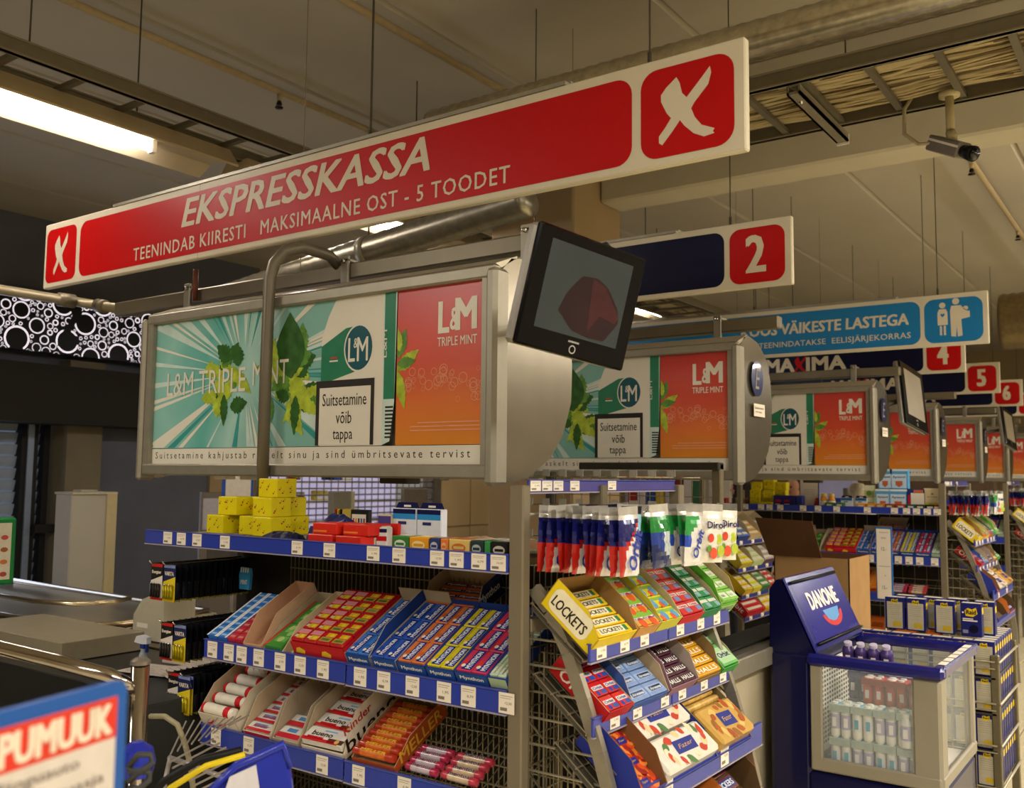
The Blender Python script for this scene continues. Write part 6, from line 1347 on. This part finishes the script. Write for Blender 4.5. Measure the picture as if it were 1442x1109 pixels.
# desk clutter
t = T('spray_bottle', 'spray bottle with white and blue trigger head on the desk', 'spray bottle', TR(at(200, 955, Z=.87)) @ Matrix.Diagonal((.62, .62, .62, 1)))
part(t, 'bottle', lambda b: b.lathe([(.001, 0), (.035, 0), (.038, .01), (.036, .10), (.015, .15), (.014, .17)], mt('b8c0cc', .15, alpha=.5), 14))
part(t, 'trigger_head', lambda b: (b.bev((-.015, -.015, .17), (.02, .02, .20), mt('20307c', .4), .004), b.prism([(-.07, .20), (.0, .195), (.05, .2), (.05, .235), (-.01, .245), (-.05, .235)], .03, mt('c8c8d0', .4), fr((0, .015, 0), (1, 0, 0), (0, 0, 1))), b.bev((.03, -.01, .15), (.04, .01, .2), mt('20307c', .4), .003)))
for k, (px, py, w_, d_, a) in enumerate(((165, 945, .22, .15, .2), (215, 945, .25, .2, -.3), (228, 935, .2, .2, .1), (20, 912, .2, .12, .4))):
    P = at(px, py, Z=.866); b = MB(); b.bev((0, 0, 0), (w_, d_, .004+.003*k), mt('c4b8ac', .7, 0, .04, 20), .001)
    for i in range(4): b.rect(.02, .02+.03*i, w_-.03, .024+.03*i, mt('9c948c', .7), TR((0, 0, .004+.003*k)), .0003)
    b.build('paper_sheet', None, M=TR(P+V((0, 0, -.0+.004*k))) @ Matrix.Rotation(a, 4, 'Z'), label='white paper on the desk, %s' % ('left of the spray bottle', 'right of the spray bottle', 'rear of the pile', 'at the far left'), cat='paper') if False else b.build('paper_sheet', None, M=TR(P+V((0, 0, .004*k))) @ Matrix.Rotation(a, 4, 'Z'), label='white paper on the desk, '+('left of the spray bottle', 'right of the spray bottle', 'rear of the pile', 'at the far left')[k], cat='paper')
# barrier of chrome tube
P0, P1, P2 = V((-2.003, 1.335, 1.155)), V((-2.003, 1.335, 0)), at(152, 950, X=-2.03)
t = T('chrome_barrier', 'shiny chrome tube barrier with upright post at the lower left', 'barrier', (0, 0, 0))
CH2 = mt('b4aca4', .1, 1, .02)
part(t, 'upright_tube', lambda b: (b.tube([P0, V((P0.x, P0.y, .1)), P1], .021, CH2, 16)))
part(t, 'post_cap', lambda b: b.lathe([(.0225, 0), (.0225, .008), (.012, .016), (.001, .017)], mt('8c8478', .3, .6), 14, TR(P0)))
PA_, PB_ = V((-2.6, .85, 1.235)), P2
part(t, 'rail_tube', lambda b: b.tube([at(-60, 892, X=-2.35), at(0, 912, X=-2.264), at(80, 931, X=-2.15), P2, P0+V((0, 0, -.06))], .017, CH2, 14))
A_ = at(0, 990, X=-2.30); 
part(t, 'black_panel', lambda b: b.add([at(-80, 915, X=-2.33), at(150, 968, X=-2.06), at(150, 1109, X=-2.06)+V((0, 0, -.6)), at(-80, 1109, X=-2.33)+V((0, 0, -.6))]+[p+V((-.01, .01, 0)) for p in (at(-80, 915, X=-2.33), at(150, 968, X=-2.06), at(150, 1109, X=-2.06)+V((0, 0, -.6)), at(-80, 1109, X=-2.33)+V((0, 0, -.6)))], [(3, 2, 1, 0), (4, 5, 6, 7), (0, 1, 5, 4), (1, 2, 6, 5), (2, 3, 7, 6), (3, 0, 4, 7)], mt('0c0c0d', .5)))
t = T('desk_cabinet', 'dark grey cabinet side with ribs below the papers', 'cabinet', (-3.09, 1.82, 0))
part(t, 'side_panel', lambda b: b.bev((0, 0, 0), (.36, .55, .86), mt('2f302e', .5), .006)); part(t, 'rib', lambda b: [b.bev((.0, -.006, .1+.15*k), (.36, 0, .105+.15*k), mt('46463f', .5), .001) for k in range(5)])
b = MB(); b.tube([at(212, 1008, Y=1.75), at(232, 1008, Y=1.75), at(250, 1020, Y=1.75), at(260, 1045, Y=1.75), at(268, 1075, Y=1.75), at(272, 1109, Y=1.75), at(274, 1150, Y=1.75)], .008, mt('a09878', .5), 8); b.build('looped_cable', None, label='beige cable looping down beside the chrome post', cat='cable')

# PUMUUK board, close to the camera
D0 = V((-.829, .539, 1.405)); ddir = V((-.929+.829, .471-.539, 1.373-1.405)); ddir = V((ddir.x, ddir.y, 0)).normalized()
a0 = at(180, 955, Y=.539); a1 = EYE+(FW+RT*((0-CPX)/FPX)-UP*((1003-CPY)/FPX))*((a0.z-1.6)/(FW+RT*((0-CPX)/FPX)-UP*((1003-CPY)/FPX)).z)
xd = (a0-a1).normalized(); M = fr(a0, xd, (0, 0, 1))
t = T('aisle_sign', 'close blurred white sign with blue frame and red PUMUUK heading', 'sign', M)
Ls, Hs = .30, .36
part(t, 'frame', lambda b: (b.prism(rrect(-Ls, -Hs, 0, 0, .012), .008, mt('1c5098', .4, 0, .03, 8), TR((0, 0, -.008)))))
part(t, 'sheet', lambda b: b.rect(-Ls+.013, -Hs+.013, -.013, -.013, mt('c8bfb4', .6), None, .0006))
part(t, 'heading_band', lambda b: b.rect(-Ls+.013, -.050, -.013, -.013, mt('c83420', .5), None, .0010))
part(t, 'lettering', lambda b: (b.text('PUMUUK', -.142, -.046, .123, .028, mt('dccfb8', .5), None, .0014, .05), b.text('Mänguauto', -.150, -.070, .094, .013, mt('7c7068', .6), None, .0014, .01), b.text('Lastimänguasja', -.166, -.090, .140, .013, mt('7c7068', .6), None, .0014, .01), b.text('Pallid', -.166, -.108, .07, .012, mt('7c7068', .6), None, .0014, .01)))
part(t, 'post', lambda b: b.tube([(-.15, -Hs, -.01), (-.15, -a0.z, -.01)], .01, GREY, 10))

# shopping trolley at the bottom edge
BP = mt('1c2a94', .3, 0, .04, coat=.4); YP_ = mt('d8c018', .35); BK = mt('141414', .5)
def wpt(px, py, z): return at(px, py, Z=z)
t = T('shopping_trolley', 'wire shopping trolley with blue plastic seat panel and yellow strap', 'trolley', (0, 0, 0))
zt = 1.04
q = [at(398, 1048, Y=1.30), at(333, 1078, Y=1.22), at(300, 1109, Y=1.18), at(306, 1180, Y=1.18), at(420, 1180, Y=1.3), at(408, 1080, Y=1.31)]
def extr(b, pts, off, m):
    n = len(pts); P = list(pts)+[p+off for p in pts]
    b.add(P, [tuple(range(n))[::-1], tuple(range(n, 2*n))]+[(i, (i+1) % n, n+(i+1) % n, n+i) for i in range(n)], m)
off = V((-.02, .02, .0))
part(t, 'seat_panel', lambda b: extr(b, q, off, BP))
c2 = [at(362, 1075, Y=1.255)+V((.004, -.006, 0)), at(325, 1092, Y=1.205)+V((.004, -.006, 0)), at(310, 1135, Y=1.17)+V((.004, -.006, 0)), at(372, 1145, Y=1.25)+V((.004, -.006, 0))]
part(t, 'advert_card', lambda b: extr(b, c2, V((-.003, .003, 0)), mt('b8b4b4', .5)))
part(t, 'seat_rim', lambda b: b.tube([q[5], q[0], q[1], q[2], q[3]], .009, BP, 8))
part(t, 'strap', lambda b: (b.tube([at(345, 1062, Y=1.42), at(290, 1078, Y=1.36), at(240, 1109, Y=1.30), at(220, 1135, Y=1.3)], .007, YP_, 8), b.tube([at(340, 1056, Y=1.44), at(285, 1068, Y=1.38), at(230, 1100, Y=1.32), at(205, 1135, Y=1.3)], .009, BK, 8)))
part(t, 'handle_grip', lambda b: (b.tube([at(182, 1078, Y=1.05), at(195, 1062, Y=1.05), at(212, 1062, Y=1.07), at(214, 1074, Y=1.07), at(198, 1086, Y=1.05), at(184, 1086, Y=1.05), at(182, 1078, Y=1.05)], .006, mt('3c3c3c', .5), 8), b.tube([at(182, 1100, Y=1.05), at(195, 1086, Y=1.05), at(210, 1086, Y=1.07), at(210, 1098, Y=1.07), at(196, 1110, Y=1.05), at(183, 1109, Y=1.05)], .006, mt('3c3c3c', .5), 8)))
part(t, 'handle_bulb', lambda b: b.lathe([(.001, .0), (.03, .004), (.036, .03), (.03, .055), (.012, .068), (.001, .07)], BP, 16, TR(at(192, 1072, Y=1.12)+V((0, 0, -.03)))))
def basket(b):
    for k in range(9):
        b.tube([at(240+10*k, 1062-5*k, Y=1.62), at(262+11*k, 1015-1*k, Y=1.85)], .0025, mt('b0a89c', .35, .4, .02), 5)
    for k in range(7): b.tube([at(235+8*k, 1075+6*k, Y=1.5), at(300+9*k, 1040+6*k, Y=1.7)], .0028, mt('b0a89c', .35, .4, .02), 5)
    b.tube([at(240, 1066, Y=1.6), at(232, 1100, Y=1.55), at(232, 1140, Y=1.5)], .006, mt('b0a89c', .35, .4, .02), 8); b.tube([at(238, 1066, Y=1.6), at(278, 1080, Y=1.62), at(330, 1100, Y=1.65)], .007, mt('a8a0a0', .3, .4), 8)
part(t, 'basket_wire', basket)
part(t, 'leg', lambda b: (b.tube([q[3], V((q[3].x, q[3].y, .08))], .012, CHROME, 8), b.tube([q[4], V((q[4].x, q[4].y, .08))], .012, CHROME, 8)))
part(t, 'wheel', lambda b: [b.tube([V((p.x-.012, p.y, .06)), V((p.x+.012, p.y, .06))], .058, BK, 16) for p in (q[3], q[4])])
